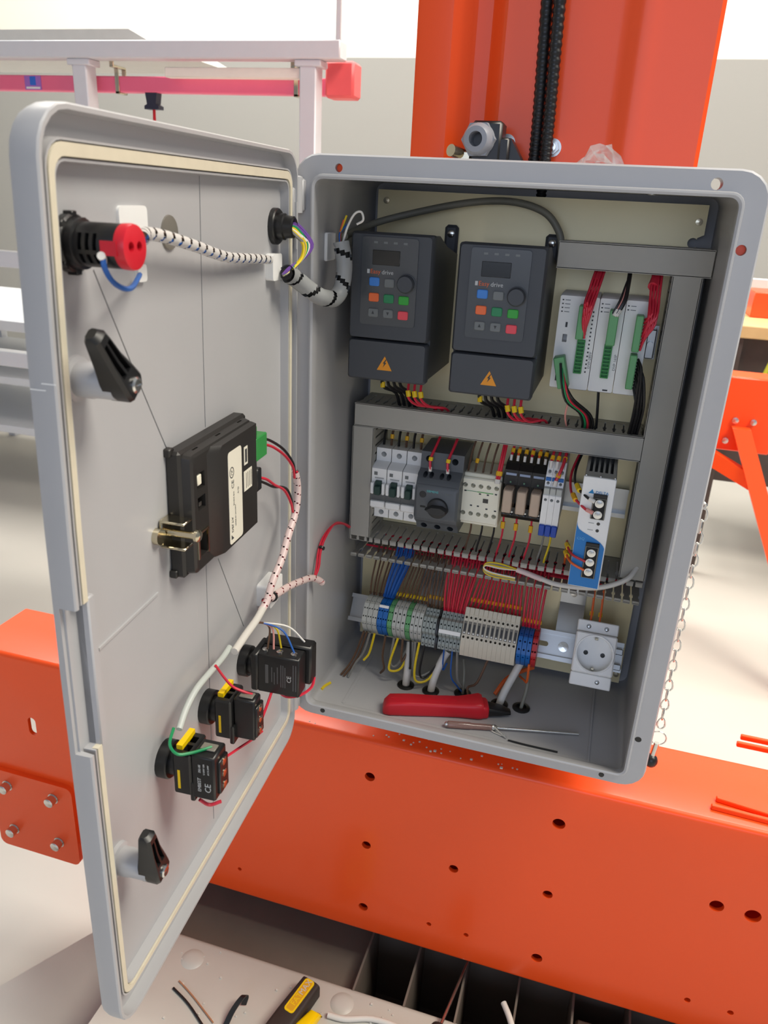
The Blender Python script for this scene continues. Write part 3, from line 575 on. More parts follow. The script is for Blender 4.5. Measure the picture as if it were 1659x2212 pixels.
t.part('logo_print', ftext('Easy', 6, 64.5, y0-1.5, 499.5), PRNO, parent=kp); t.part('logo_print', ftext('drive', 6, 77, y0-1.5, 499.3), PRNT, parent=kp); t.part('logo_print', MB().box(56, 58.6, y0-1.7, y0-1.2, 497.6, 501.6), PRNT, parent=kp)
t.part('speed_knob', MB().lathe((97, y0-1.2, 490), (0, -1, 0), [(9.5, 0), (9.5, 1), (8.6, 1.4), (8.2, 7), (7.4, 8), (.1, 8)], n=26), VFDG, parent=kp)
def key(x, z, m, lab=None):
    o = t.part('key', MB().loft([[(a, y, b) for a, b in rrect(x-5.2*s, x+5.2*s, z-4.2*s, z+4.2*s, 1.6*s, 3)] for y, s in ((y0-1, 1), (y0-2.4, 1), (y0-3, .88))]), m, parent=kp)
for x, z, m in ((64, 490, KEYB), (79.5, 489.5, KEYE), (64, 475, KEYO), (79.5, 474.5, KEYG), (95, 474, KEYL), (64, 460, KEYE), (79.5, 460, KEYE), (95, 459.5, KEYR)): key(x, z, m)
t.part('key_arrow', MB().prism([(62.6, 458.8), (65.4, 458.8), (64, 462)], 'xz', y0-3.2, y0-2.9), PRND, parent=kp); t.part('key_arrow', MB().prism([(78.1, 461.6), (80.9, 461.6), (79.5, 458.4)], 'xz', y0-3.2, y0-2.9), PRND, parent=kp)
wt = t.part('warning_label', MB().prism([(70, 402.5), (86, 402.5), (78, 417)], 'xz', y0-.3, y0+.2), WARN, parent=lc)
t.part('warning_bolt', MB().prism([(79.2, 414), (76.2, 409.6), (77.7, 409.6), (76.4, 405.4), (80, 410.4), (78.4, 410.4), (80, 414)], 'xz', y0-.5, y0-.2), PRND, parent=lc)
t.part('mounting_lug', MB().box(x1-15, x1, YP-6, YP, z1-26, z1+8, 3), VFDG); t.part('mounting_screw', MB().lathe((x1-7.5, YP-6, z1-1), (0, -1, 0), [(4, -.5), (4, 1.4), (3, 2), (.1, 2.2)], n=16), STEEL)
cu = MB()
for i in range(4): cu.box(x0+10+i*17, x0+22+i*17, y0+15, y0+24, z1-14, z1+3)
bore(hs, cu, t.base)
dup(t, (108.7, 0, -3.5), 'charcoal variable speed drive with keypad, beside the controller modules')

# ------------------------------------------------------------------ controller modules
def module(label, x0, x1, name='controller_module'):
    t = Thing(name, label, 'controller', base=((x0+x1)/2, 140, 392))
    t.case = t.part('case', MB().loft([[(x, y, z) for x, z in rrect(x0+.3, x1-.3, 392+i, 487-i, 1.5, 2)] for y, i in ((YP-7, 4), (YP-10, 0), (113, 0), (110, 1.2))]), PLCW); return t
def leds(t, x, z, n):
    for i in range(n): t.part('indicator_mark', MB().box(x, x+1.6, 109.7, 110.2, z-i*3.8, z-i*3.8+1.2), PRND); t.part('tiny_print', MB().box(x+3, x+8, 109.75, 110.2, z-i*3.8+.2, z-i*3.8+.9), KEYE)
def sock(t, x0, x1, z0, z1, n):
    s = t.part('terminal_socket', MB().box(x0, x1, 106, 111, z0, z1, .4), GREEND); h = (z1-z0-2)/n
    cu = MB()
    for i in range(n): cu.box(x0+1, x1-1, 100, 109.6, z0+1.4+i*h, z0+1.4+i*h+h*.68)
    bore(s, cu, t.base)
def plug(t, x0, x1, z0, z1, m, n=8):
    p = t.part('terminal_plug', MB().box(x0, x1, 93, 109, z0, z1, .8), m); h = (z1-z0-2)/n
    cu = MB()
    for i in range(n): cu.box(x1-5.5, x1+3, 95.5, 99.5, z0+1.5+i*h, z0+1.5+i*h+h*.6)
    bore(p, cu, t.base)
t = module('light grey controller module with a loose green plug, first of three', 242, 281)
leds(t, 244.5, 481, 4); plug(t, 262.5, 270, 446, 479, GREENP); sock(t, 264.5, 272.5, 410, 444, 9)
t.part('switch', MB().box(250.5, 252.5, 109.6, 110.2, 455, 460), BLACK); bore(t.case, MB().box(249, 253.6, 100, 125, 440, 448).box(247, 250.6, 100, 125, 400, 416), t.base)
for i in range(16): t.part('tiny_print', MB().box(275.5, 277, 109.75, 110.2, 411+i*4, 412.6+i*4), PRND)
t.part('model_print', text_mb('DVP-28SV', 4, lambda a, b, c: (279-b*.9, 109.8-c, 424+a)), KEYE)
lp = t.part('loose_plug', MB().box(-5.5, 5.5, -8, 8, -16, 16, .8).map(lambda x, y, z: (253.5+x*.966+z*-.26, 98+y, 412+z*.966+x*.26)), GREENP, label='loose pale green plug hanging at an angle')
t = module('light grey expansion module with green plug and socket, middle of three', 281, 306)
leds(t, 283, 480, 3); plug(t, 292, 301, 443, 477, GREENP); sock(t, 291.5, 299.5, 408, 442, 9)
t.part('model_print', text_mb('DVP 16SP', 4, lambda a, b, c: (304-b*.9, 109.8-c, 424+a)), KEYE); t.part('tiny_print', MB().box(296, 301, 109.75, 110.2, 394.5, 396), PRND)
t = module('light grey expansion module with two pale green plugs, last of three', 306, 331)
leds(t, 308, 480, 2); plug(t, 317.5, 324.5, 439, 474, GREENP); plug(t, 317.5, 324.5, 402, 436, GREENP)
one('rail_stop', 'zinc end stop on the rail beside the controller modules', 'end stop', MB().box(332, 341, 148, 163, 425, 455, 1).cyl((336, 148, 440), (336, 144, 440), 3), ZINC, base=(336, 160, 440))

# ------------------------------------------------------------------ breakers
t = Thing('circuit_breaker', 'white miniature circuit breaker with dark green toggle', 'circuit breaker', base=(63, 150, 209), group='white circuit breakers on the upper rail')
B = t; a, b = 53.2, 70.8
cs = t.part('case', MB().prism([(163, 211), (158, 209), (126, 209.5), (126, 223), (112, 226), (110, 229), (110, 276), (113, 278), (126, 281), (126, 296.5), (158, 297), (163, 295)], 'yz', a, b), WHITE, smooth=20)
t.part('front_recess', MB().box(a, b, 109.4, 110.6, 236, 247), mat('breaker_recess', (96, 98, 98), .5))
tg = t.part('toggle', MB().box(58.5, 66, 101, 112, 246, 257, 1).box(58.5, 66, 106, 111, 256, 262, .6), TOGG, label='dark green toggle')
t.part('toggle_cheek', MB().box(a+.3, 57.5, 104, 111, 246, 260, .8), WHITE); t.part('toggle_cheek', MB().box(67, b-.3, 104, 111, 246, 260, .8), WHITE)
t.part('lower_lip', MB().box(a+.2, b-.2, 106, 111, 229, 237, .8), WHITE)
t.part('rating_print', MB().box(56, 60, 109.6, 110.2, 268, 272), KEYE); t.part('rating_print', MB().box(57, 68, 109.6, 110.2, 264, 265.4), mat('print_pale', (170, 172, 172), .6))
bore(cs, MB().cyl((62, 115, 289), (62, 138, 289), 3.2, n=20).cyl((62, 115, 216), (62, 138, 216), 3.2, n=20), t.base)
for z in (289, 216): t.part('terminal_screw', MB().lathe((62, 138.2, z), (0, -1, 0), [(3, 0), (2.8, 2.6), (.1, 3)], n=14), STEEL)
t.o['label'] = 'white miniature breaker with green toggle beside the short duct'; dup(t, (18.6, 0, 0), 'white miniature breaker with green toggle between two like it'); dup(t, (37.2, 0, 0), 'white miniature breaker with green toggle touching the slate motor breaker')

t = Thing('motor_breaker', 'slate grey motor protection breaker with black rotary knob', 'circuit breaker', base=(137, 150, 214))
cs = t.part('case', MB().prism([(163, 216), (150, 213), (106, 213), (100, 222), (90, 229), (88, 234), (88, 272), (92, 279), (104, 287), (106, 306), (150, 309), (163, 306)], 'yz', 112, 161), SIEG, smooth=20)
t.part('front_hood', MB().loft([[(x, y, z) for x, z in rrect(c, d, e, f, 3, 3)] for c, d, e, f, y in ((111.5, 161.5, 231, 274, 100), (111.5, 161.5, 231, 273, 88), (114, 159, 234, 270, 85.5))]), SIEG)
cu = MB()
for x, z, r in ((121, 218, 3.7), (137, 218, 3.7), (152, 218, 3.7), (121, 298, 3.7), (151, 298, 3.7), (120, 282, 2.6), (127, 282, 2.6), (139, 282, 2.6), (147, 282, 2.6)): cu.cyl((x, 80, z), (x, 124, z), r, n=18)
bore(cs, cu, t.base)
kn = t.part('rotary_knob', MB().lathe((139, 85.5, 248), (0, -1, 0), [(12, 0), (11.5, 3), (10, 4)], n=28).loft([[(139+dx*s, y, 248+dz*s) for dx, dz in ((-13, 0), (-6, 4.5), (6, 5), (13, 1.5), (13, -1.5), (6, -5), (-6, -4.5))] for y, s in ((82.5, 1), (75, .95), (73.5, .85))]), SIED, label='black rotary knob')
t.part('knob_mark', MB().box(119, 125, 85.2, 85.8, 246.5, 248.5), BLACK)
t.part('brand_print', ftext('SIEMENS', 3.6, 132, 85.3, 266.5), TEAL); t.part('series_print', ftext('SIRIUS', 3.0, 150.5, 85.3, 265.5), KEYE); t.part('model_print', ftext('3RV2011', 2.4, 148, 85.4, 235), KEYE)
t.part('dial', MB().lathe((121, 85.6, 262), (0, -1, 0), [(4, 0), (3.8, .5), (.1, .6)], n=18), SIED)

t = Thing('contactor', 'ivory contactor with rows of terminal screws and a green line', 'contactor', base=(181, 150, 229))
cs = t.part('case', MB().box(158.5, 203.5, 113, 163, 226, 280, 1.5).box(158.5, 203.5, 118, 163, 222, 284, 1), CREAM)
cu = MB()
for i in range(5):
    for z in (271, 237):
        cu.cyl((163.5+i*8.9, 105, z), (163.5+i*8.9, 121, z), 2.7, n=16); t.part('terminal_screw', MB().lathe((163.5+i*8.9, 121.2, z), (0, -1, 0), [(2.5, 0), (2.3, 2.4), (.1, 2.8)], n=12), STEEL)
bore(cs, cu, t.base, True)
t.part('green_line', MB().box(178, 196, 112.7, 113.1, 263.8, 264.6), KEYL); t.part('green_line', MB().box(164, 178, 112.7, 113.1, 264, 264.5), KEYG)
t.part('window', MB().box(185, 191, 112.6, 113.2, 252, 257), LCD)
for x, z in ((164, 264), (181, 262), (190, 262), (172, 247), (180, 247), (190, 245), (199, 264), (200, 244)): t.part('marking', MB().box(x-1.2, x+1.2, 112.7, 113.1, z-.8, z+.8), PRND)

t = Thing('relay', 'plug-in relay with clear cover in a black socket', 'relay', base=(213, 150, 234), group='three relays between contactor and slim interface relays')
RL = t
cs = t.part('socket', MB().prism([(163, 236), (125, 234), (118, 240), (118, 250), (126, 252), (126, 276), (112, 279), (112, 296), (120, 302), (163, 304)], 'yz', 206.3, 221.2), BLACK, smooth=20)
cv = t.part('relay_cover', MB().box(208.4, 219.1, 97, 124, 250, 277, 1.2), CLEAR, label='clear amber relay cover'); t.part('coil', MB().box(209, 218.5, 99, 118, 252, 262, 1).box(210.5, 217, 98.5, 116, 263, 275, .8), COPPER, parent=cv)
t.part('label_strip', MB().box(208, 219.5, 111.4, 112.2, 290, 292.6), mat('strip_blue_grey', (150, 164, 190), .5)); t.part('clip_led', MB().cyl((213.7, 111.4, 282), (213.7, 112.3, 282), 1), mat('led_green', (110, 150, 120), .4))
for x in (210, 217.5):
    bore(cs, MB().cyl((x, 110, 243), (x, 123, 243), 2.4), t.base); t.part('terminal_screw', MB().lathe((x, 123.2, 243), (0, -1, 0), [(2.1, 0), (2, 2.4), (.1, 2.7)], n=10), STEEL)
    t.part('wire_ferrule', MB().cyl((x, 124, 303), (x, 126, 309), 1.6), WWHT)
t.o['label'] = 'clear-covered relay in black socket beside the ivory contactor'; dup(t, (15.1, 0, 0), 'clear-covered relay in black socket, middle one of three'); dup(t, (30.2, 0, 0), 'clear-covered relay in black socket beside the slim interface relays')
t = Thing('interface_relay', 'slim white interface relay with blue foot', 'relay', base=(255, 150, 236), group='three slim interface relays beside the power supply')
cs = t.part('case', MB().prism([(163, 244), (110, 240), (92, 244), (90, 248), (90, 280), (96, 284), (100, 300), (112, 312), (163, 310)], 'yz', 252, 258.4), WHITE, smooth=20)
t.part('blue_foot', MB().box(252.1, 258.3, 88.5, 120, 233, 246, .8), CLIPB); t.part('shoulder', MB().box(252.1, 258.3, 91, 98, 280, 288, .6), TGREY); t.part('marker', MB().box(252.4, 258, 97.4, 99.5, 294, 298, .3), BLUE)
cu = MB()
for z in (275, 291.5, 303): cu.cyl((255.2, 80, z), (255.2, 114, z), 1.7)
bore(cs, cu, t.base)
t.part('wire_ferrule', MB().cyl((255.2, 106, 306), (255.2, 107, 314), 1.7), WWHT)
t.o['label'] = 'slim white interface relay with blue foot beside the clear relays'; dup(t, (6.6, 0, 0), 'slim white interface relay with blue foot, middle one of three'); dup(t, (13.2, 0, 0), 'slim white interface relay with blue foot facing the power supply')

# ------------------------------------------------------------------ power supply
t = Thing('power_supply', 'slim power supply with white and blue front beside the tall duct', 'power supply', base=(308, 110, 199))
cs = t.part('case', MB().box(292.5, 323.5, 52, 163, 199, 320, 1), mat('supply_metal', (168, 168, 164), .4, .5))
t.part('front_white', MB().box(291.8, 323.6, 50, 53, 199, 320.5, .6), WHITE)
curve = [(291.9, 272)]+[(291.9+i*1.2, 272-12.5*(1-math.cos(math.pi*min(1, i/14)))/2-(i/26)*0) for i in range(0)]
wave = [(292.2, 271), (293, 267), (295, 263.5), (299, 261), (304, 258.8), (309, 256.6), (314, 254.2), (318, 251.6), (321, 248.6), (322.4, 246)]
t.part('front_blue', MB().prism([(292.2, 200), (322.4, 200)]+list(reversed(wave)), 'xz', 49.5, 50.4), PBLUE, label='blue lower half of the front')
t.part('brand_logo', MB().prism([(298.5, 303.5), (304, 303.5), (302, 308)], 'xz', 49.7, 50.1), PRNB); t.part('brand_print', ftext('DELTA', 4.2, 311.8, 49.9, 305), PRNB); t.part('series_print', ftext('CliQ', 4, 298, 49.4, 253.6), LBLU)
def tblock(z0, z1, zs):
    b_ = t.part('terminal_strip', MB().box(303.8, 317.6, 47.8, 51, z0, z1, .5), mat('terminal_frame', (120, 118, 108), .4, .3)); t.part('strip_well', MB().box(305, 316.4, 47.4, 48, z0+1, z1-1), BLACKM, parent=b_)
    t.part('strip_cap', MB().box(304, 317.4, 47.4, 51, z1+.2, z1+4, .4), BLACK, parent=b_)
    for z in zs: t.part('terminal_screw', MB().lathe((310.6, 47.6, z), (0, -1, 0), [(4.4, 0), (4.4, .6), (2.8, .7), (2.8, 2), (.1, 2.4)], n=16), STEEL, parent=b_)
tblock(277, 300, (294.5, 282.5)); tblock(211, 247, (240, 229.5, 218.5))
for z in (272, 264.5): t.part('indicator', MB().cyl((312.8, 49.6, z), (312.8, 50.4, z), 1.7), LCD); t.part('tiny_print', MB().box(303, 308.5, 49.8, 50.2, z-.4, z+.4), mat('print_pale', (170, 172, 172), .6))
for x, z in ((294, 323), (308, 321), (322, 321)): t.part('case_screw', MB().sphere((x, 54, 320.5), 1.6, u=10, v=6), STEEL)
cu = MB()
for i in range(5): cu.box(296+i*5.2, 299+i*5.2, 70, 150, 306, 325)
bore(cs, cu, t.base)

# ------------------------------------------------------------------ tilted terminal rail (frame: x, y into the rail, z up the rail face)
AL = math.radians(30); ca, sa = math.cos(AL), math.sin(AL)
MT = Matrix(((1, 0, 0, 0), (0, ca, sa, 128*MM), (0, -sa, ca, (76+ZO)*MM), (0, 0, 0, 1)))
def tw(x, y, z): return (x, 128+ca*y+sa*z, 76-sa*y+ca*z)              # tilt frame -> enclosure frame
rl = rail('din_rail', 'long zinc DIN rail tilted towards the front below the open duct', 26, 366, 2, y=7.5, M=MT)
rp_ = rl.o.children[0]; boolean(rp_, MB().loft([[(a, y, b) for a, b in rrect(263, 279, -1, 5, 2.9, 4)] for y in (3, 12)]), rl.base)
sw = rl.part('rail_screw', MB().lathe((297, 6.5, 2), (0, -1, 0), [(6.2, 0), (6, 1.6), (.1, 2.2)], n=20), STEEL); boolean(sw, MB().box(291, 303, 3.4, 5.3, 1.2, 2.8).map(lambda x, y, z: (297+(x-297)*.8-(z-2)*.6, y, 2+(x-297)*-.6+(z-2)*.8)), rl.base)
for x in (125, 300):
    t = Thing('rail_bracket', 'bent zinc bracket carrying the tilted rail '+('beside the socket' if x == 300 else 'behind the terminals'), 'bracket', base=(x, YP, 110))
    t.part('strap', MB().loft([[(x+a, p[1], p[2]) for a in (-15, 15)]+[(x+a, p[1]+1.6, p[2]+.4) for a in (15, -15)] for p in (tw(0, 7.7, -16), tw(0, 7.7, 30), (0, 167.5, 118), (0, 168.2, 142))]), ZINC); t.part('bracket_screw', MB().lathe((x, 168, 131), (0, -1, 0), [(4, 0), (3.6, 1.8), (.1, 2.2)], n=14), STEEL)

def terminal(name, label, group, x, wd, m, rows, prof, deep=None, hole=1.0):
    t = Thing(name, label, 'terminal block', base=(x+wd/2, 0, 0), M=MT, group=group)
    bd_ = t.part('body', MB().prism(prof, 'yz', x+.2, x+wd-.2), m, smooth=20); cu = MB()
    for (y, z, ny, nz) in rows:
        for dx in ((-.24, .24) if wd > 5.9 else (0,)):
            p = V(x+wd/2+dx*wd, y, z); n = V(0, ny, nz).normalized()
            cu.cyl(p-n*7, p+n*3, hole*.98, n=8)
    bore(bd_, cu, t.base, True); return t
P1 = [(0, -15), (-10, -24), (-22, -25), (-36, -19), (-44, -12), (-45, -9), (-45, 7), (-44, 10), (-36, 17), (-22, 24), (-10, 23), (0, 19)]
R1 = [(-45, 4, -1, 0), (-40.3, 13.2, -.66, .75), (-45, -6, -1, 0), (-40.3, -15.2, -.66, -.75), (-30, 20.2, -.45, .89)]
ORD = ('first', 'second', 'third', 'fourth', 'fifth', 'sixth', 'seventh', 'eighth', 'ninth', 'tenth', 'eleventh', 'twelfth')
def run(name, lab, grp, xs, wd, m, prof=P1, rows=R1, hole=1.0):
    t = None
    for i, x in enumerate(xs):
        lb = lab if len(xs) == 1 else ORD[i]+' '+lab
        if t is None: t = terminal(name, lb, grp, x, wd, m, rows, prof, hole=hole)
        else: dup(t, (x-xs[0], 0, 0), lb)
    return t
run('terminal_block', 'grey feed terminal from the free end of the tilted rail', 'grey terminals at the rail end', [56, 62.3, 68.6], 6.2, TGREY)
t = run('terminal_block', 'blue neutral terminal counted from the grey feed terminals', 'blue neutral terminals', [75, 81.4], 6.3, BLUE); 
one('marker_strip', 'white marker strip clipped on the blue neutral terminals', 'marker', MB().box(75.2, 87.4, -46.5, -44.6, 7.5, 11, .4), WHITE, base=(81, -45, 9), M=MT)
run('terminal_block', 'green and yellow earth terminal beside the blue neutral terminals', None, [88], 6.0, GREENP)
run('terminal_block', 'grey terminal after the first green earth terminal', 'grey terminals between the earths', [94.2, 99.6, 105], 5.3, TGREY, hole=1.3)
run('terminal_block', 'green earth terminal between two groups of grey terminals', None, [110.5], 6.0, GREENP)
run('terminal_block', 'grey terminal after the second green earth terminal', 'grey terminals after the second earth', [116.7, 121.6, 126.5], 4.8, TGREY, hole=1.2)
P2 = [(0, -17), (-8, -27), (-30, -28), (-34, -22), (-34, -14), (-43, -11), (-44, -8), (-44, 4), (-43, 7), (-37, 10), (-34, 18), (-20, 21), (0, 19)]
R2 = [(-34, -18, -1, 0), (-32, -25, -.8, -.6), (-44, 1.5, -1, 0), (-44, -6, -1, 0), (-35.4, 14, -.9, .4)]
run('terminal_block', 'dark grey double-deck terminal before the black divider, counted towards it', 'dark grey double-deck terminals', [131.5+i*4.2 for i in range(4)], 4.1, TGREY2, P2, R2, 1.1)
one('end_divider', 'black end divider between two groups of double-deck terminals', 'divider', MB().prism([(a*1.04, b*1.08) for a, b in P2], 'yz', 148.6, 151), BLACK, base=(150, 0, 0), M=MT)
run('terminal_block', 'grey double-deck terminal after the black divider, under the white marker', 'grey double-deck terminals under the marker', [151.5+i*4.6 for i in range(6)], 4.5, TGREY2, P2, R2, 1.1)
one('marker_strip', 'long white marker strip on the grey double-deck terminals', 'marker', MB().box(152, 178.5, -45.4, -43.8, -9, -4, .5), WHITE, base=(165, -44, -6), M=MT)
P3 = [(0, -16), (-10, -30), (-34, -30), (-40, -22), (-45, -10), (-45, 20), (-42, 27), (-20, 30), (0, 19)]
t = Thing('fuse_terminal', 'beige fuse terminal with small round screws and component window', 'terminal block', base=(182, 0, 0), M=MT, group='beige fuse terminals between grey and blue terminals')
bd_ = t.part('body', MB().prism(P3, 'yz', 179.8, 185.1), TBEIG, smooth=20); t.part('top_flap', MB().box(179.8, 185.1, -45.6, -30, 19.5, 27.5, .4), TBEIG)
bore(bd_, MB().cyl((182.4, -55, 15.5), (182.4, -35, 15.5), 1.5, n=10).cyl((182.4, -55, -8), (182.4, -35, -8), 1.5, n=10), t.base)
w_ = t.part('component_window', MB().box(180.6, 184.4, -45.2, -44.6, -4.5, 11), mat('window_smoke', (112, 106, 96), .3)); t.part('component', MB().box(181.4, 183.6, -45.5, -45, -1, 8), mat('component_dark', (40, 38, 36), .4), parent=w_); t.part('component_mark', MB().box(181.5, 183.5, -45.7, -45.3, -3.6, -2.2), WHITE, parent=w_)
t.o['label'] = 'first beige fuse terminal after the grey double-deck terminals'
for i in range(1, 12): dup(t, (i*5.42, 0, 0), ORD[i]+' beige fuse terminal after the grey double-deck terminals')
run('terminal_block', 'blue terminal after the beige fuse terminals, before the red one', 'blue terminals beside the red one', [245.6+i*5.6 for i in range(3)], 5.5, BLUE, [(a, b*.95-4) for a, b in P1], [(a, b*.95-4, c, d) for a, b, c, d in R1], 1.25)
run('terminal_block', 'red terminal closing the row beside the bare rail', None, [262.6], 6, TRED, [(a, b*.95-4) for a, b in P1], [(a, b*.95-4, c, d) for a, b, c, d in R1], 1.25)

# socket outlet
t = Thing('socket_outlet', 'white rail-mounted mains socket outlet with round recess', 'socket outlet', base=(332, 0, 0), M=MT)
so = t.part('case', MB().box(309.5, 355, -45, -5, -22, 24, 1.5).box(309.5, 355, -38, -2, 24.4, 38, 1).box(309.5, 355, -38, -2, -37, -22.4, 1), WHITE)
boolean(so, MB().cyl((332.5, -60, 1), (332.5, -31, 1), 19.5, n=40), t.base)
t.part('recess_rim', MB().loft([[(332.5+r*math.cos(i*math.pi/20), y, 1+r*math.sin(i*math.pi/20)) for i in range(40)] for r, y in ((21.6, -44.8), (21.2, -46.2), (19.8, -46), (19.5, -44))], close=True), WHITE)
cu = MB()
for x in (323, 342): cu.cyl((x, -40, 1), (x, -10, 1), 2.7, n=16)
for z in (18, -16): cu.box(330, 335, -50, -38, z+(2 if z > 0 else -4), z+(4 if z > 0 else -2))
for x, z in ((322, 31), (342, 31), (340, -30)): cu.cyl((x, -45, z), (x, -30, z), 2.6, n=16)
boolean(so, cu, t.base, True)
for z in (18, -16): t.part('earth_clip', MB().box(330.8, 334.2, -42, -31, z-1.2, z+1.2, .4), NICKEL)
for x, z in ((322, 31), (342, 31), (340, -30)):
    t.part('terminal_screw', MB().lathe((x, -29.8, z), (0, -1, 0), [(2.4, 0), (2.2, 2.4), (.1, 2.8)], n=12), STEEL)
for z in (8, -10): one('rail_stop', 'zinc rail end clip behind the socket outlet, '+('upper' if z > 0 else 'lower'), 'end stop', MB().box(356, 365, -8, 4, z-3, z+4, .8), ZINC, base=(360, 0, z), M=MT)

# ------------------------------------------------------------------ wiring inside the enclosure
def wire(label, group, pts, r, m, name='wire', tags=(), n=6, k=4):
    o = one(name, label, 'wire', MB().tube(pts, r, n=n, k=k), m, base=pts[0], group=group)
    for p, q, rr, tm, nm in tags: child(o, nm, MB().cyl(p, q, rr, n=8), tm, pts[0])
    return o
def lerp(a, b, f): return tuple(a[i]+(b[i]-a[i])*f for i in range(3))
R_ = random.Random(3)
def bx5(i): return (i % 4-1.5)*2.75
def by5(i): return (i//4)*2.75
def fan(label, group, m, xa, xb, xt0, xt1, n, zt=22, yt=-32, r=1.15, tagm=None, tagf=.72, tagr=2.1):
    for i in range(n):
        f = i/(n-1) if n > 1 else .5
        al = 2.4*r*(i % 2); a = (xa+(xb-xa)*f, 126+al, 158+R_.uniform(0, 4)); e = tw(xt0+(xt1-xt0)*f, yt+al, zt)
        mid = lerp(a, e, .5); mid = (mid[0]+R_.uniform(-.3, .3), mid[1]-6, mid[2]); q = lerp(mid, e, .62)
        tg = []
        if tagm: d = (V(*e)-V(*mid)).normalized(); p = V(*e)-d*tagf; tg = [(p-d*2.2, p+d*2.2, tagr, tagm, 'wire_tag')]
        tg.append((V(*e)+V(0, -1, 3.5), V(*e), r*1.25, m, 'ferrule'))
        wire(label, group, [(a[0], a[1]+8, a[2]+10), a, mid, (q[0], q[1]-2, q[2]), e], r, m, tags=tg)
fan('brown wire dropping to the grey end terminals', 'brown wires to the end terminals', WBRN, 60, 82, 58, 73, 5)
fan('blue wire dropping to the blue neutral terminals', 'blue wires to the neutral terminals', WBLU, 84, 104, 76, 87, 8, tagm=None, r=1.4)
fan('dark brown wire with yellow tag at the grey terminals between the earths', 'tagged brown wires to grey terminals', WBRN, 106, 134, 92, 128, 9, tagm=TAGY, tagf=7, tagr=2.3)
fan('brown wire reaching the dark grey double-deck terminals', 'brown wires to the double-deck terminals', WBRN, 132, 150, 132, 147, 5, zt=20, tagm=TAGO, tagf=13)
fan('red wire fanning into the grey double-deck terminals', 'red wires to the grey double-deck terminals', WRED, 150, 186, 153, 177, 11, zt=18, r=1.35)
fan('red wire with amber tag above the beige fuse terminals', 'tagged red wires to the fuse terminals', WRED, 192, 240, 183, 242, 14, zt=27, yt=-34, r=1.3, tagm=TAGO, tagf=12, tagr=2.5)
fan('red wire running to the blue and red terminals', 'red wires to the blue and red terminals', WRED, 246, 268, 248, 266, 6, zt=18, r=1.4, tagm=TAGO, tagf=8, tagr=2.5)
for x in (338, 348): wire('short wire at the top of the socket outlet', 'wires into the socket outlet', [(x-16, 140, 160), (x-15, 132, 140), tw(x-15, -30, 38)], 1.3, WORG, tags=[(V(*tw(x-15, -26, 44)), V(*tw(x-15, -26, 49)), 2.3, TAGY, 'wire_tag')])
# red and dark wires lying in the open duct
for i in range(14):
    z = 165+(i//5)*5; y = 136+(i % 5)*5.5; m = (WRED, WRED, WBLK, WRED, WBRN)[i % 5]
    xs = 40+R_.uniform(0, 120); xe = 280+R_.uniform(0, 80)
    wire(('red', 'red', 'black', 'red', 'brown')[i % 5]+' wire lying inside the open duct', 'wires inside the open duct', [(xs, y, z), (xs+60, y+R_.uniform(-1, 1), z-.6), ((xs+xe)/2, y, z+.6), (xe, y+R_.uniform(-1, 1), z)], 1.4, m)
# breaker level: wires up into the cover duct and down into the open duct
for x, m, nm in ((123, WRED, 'red'), (143, WRED, 'red')):
    wire('red wire with yellow tag entering the slate grey motor breaker', 'red wires into the motor breaker', [(x+6, 132, 326), (x+4, 112, 313), (x+1, 99, 300), (x+2, 97, 288)], 1.5, m, tags=[((x+1.4, 100, 302), (x+1, 99, 298), 2.5, TAGY, 'wire_tag'), ((x+1.6, 98, 291), (x+2, 97, 286), 1.9, WWHT, 'ferrule')])
for x in (163, 171, 180, 189): wire('grey brown wire behind the top of the ivory contactor', 'wires behind the contactor top', [(x+6, 140, 326), (x+2, 128, 304), (x, 124, 282)], 1.2, WBRN, tags=[((x+1.6, 127, 299), (x+1, 125.5, 294), 2.2, TAGO, 'wire_tag')] if x == 171 else ())
for x in (199, 201.5): wire('red wire entering the top of the ivory contactor', 'red wires into the contactor', [(x+2, 132, 326), (x+1, 116, 304), (x-1, 111, 281)], 1.5, WRED, tags=[((x, 113.5, 292), (x-.4, 112.6, 287), 2.4, TAGO, 'wire_tag'), ((x-1, 111.4, 283), (x-1, 110.6, 278), 1.9, WWHT, 'ferrule')])
for i, x in enumerate((210, 217, 225, 232, 240, 247)): wire('amber brown wire into the top of a relay socket', 'wires into the relay tops', [(x+3, 140, 328), (x+1, 132, 316), (x, 125, 306)], 1.5, (WRED, WORG, WBRN)[i % 3], tags=[((x+1, 131, 315), (x+.6, 128.5, 311), 2.3, TAGO, 'wire_tag')])
for i, x in enumerate((255.2, 261.8, 268.4)): wire('red wire into the top of a slim interface relay', 'wires into the slim relays', [(x+2, 140, 328), (x+1, 118, 322), (x, 106.5, 312)], 1.5, WRED, tags=[((x+.8, 112, 318), (x+.4, 109, 314.5), 2.3, TAGO, 'wire_tag')])
wire('red wire with tag reaching the front of a slim interface relay', None, [(270, 132, 326), (268, 100, 312), (263, 92, 296)], 1.7, WRED, tags=[((265.6, 96, 304), (264.6, 94, 300), 2.6, TAGO, 'wire_tag'), ((263.4, 92.4, 297), (262.6, 91, 291), 2.1, WWHT, 'ferrule')])
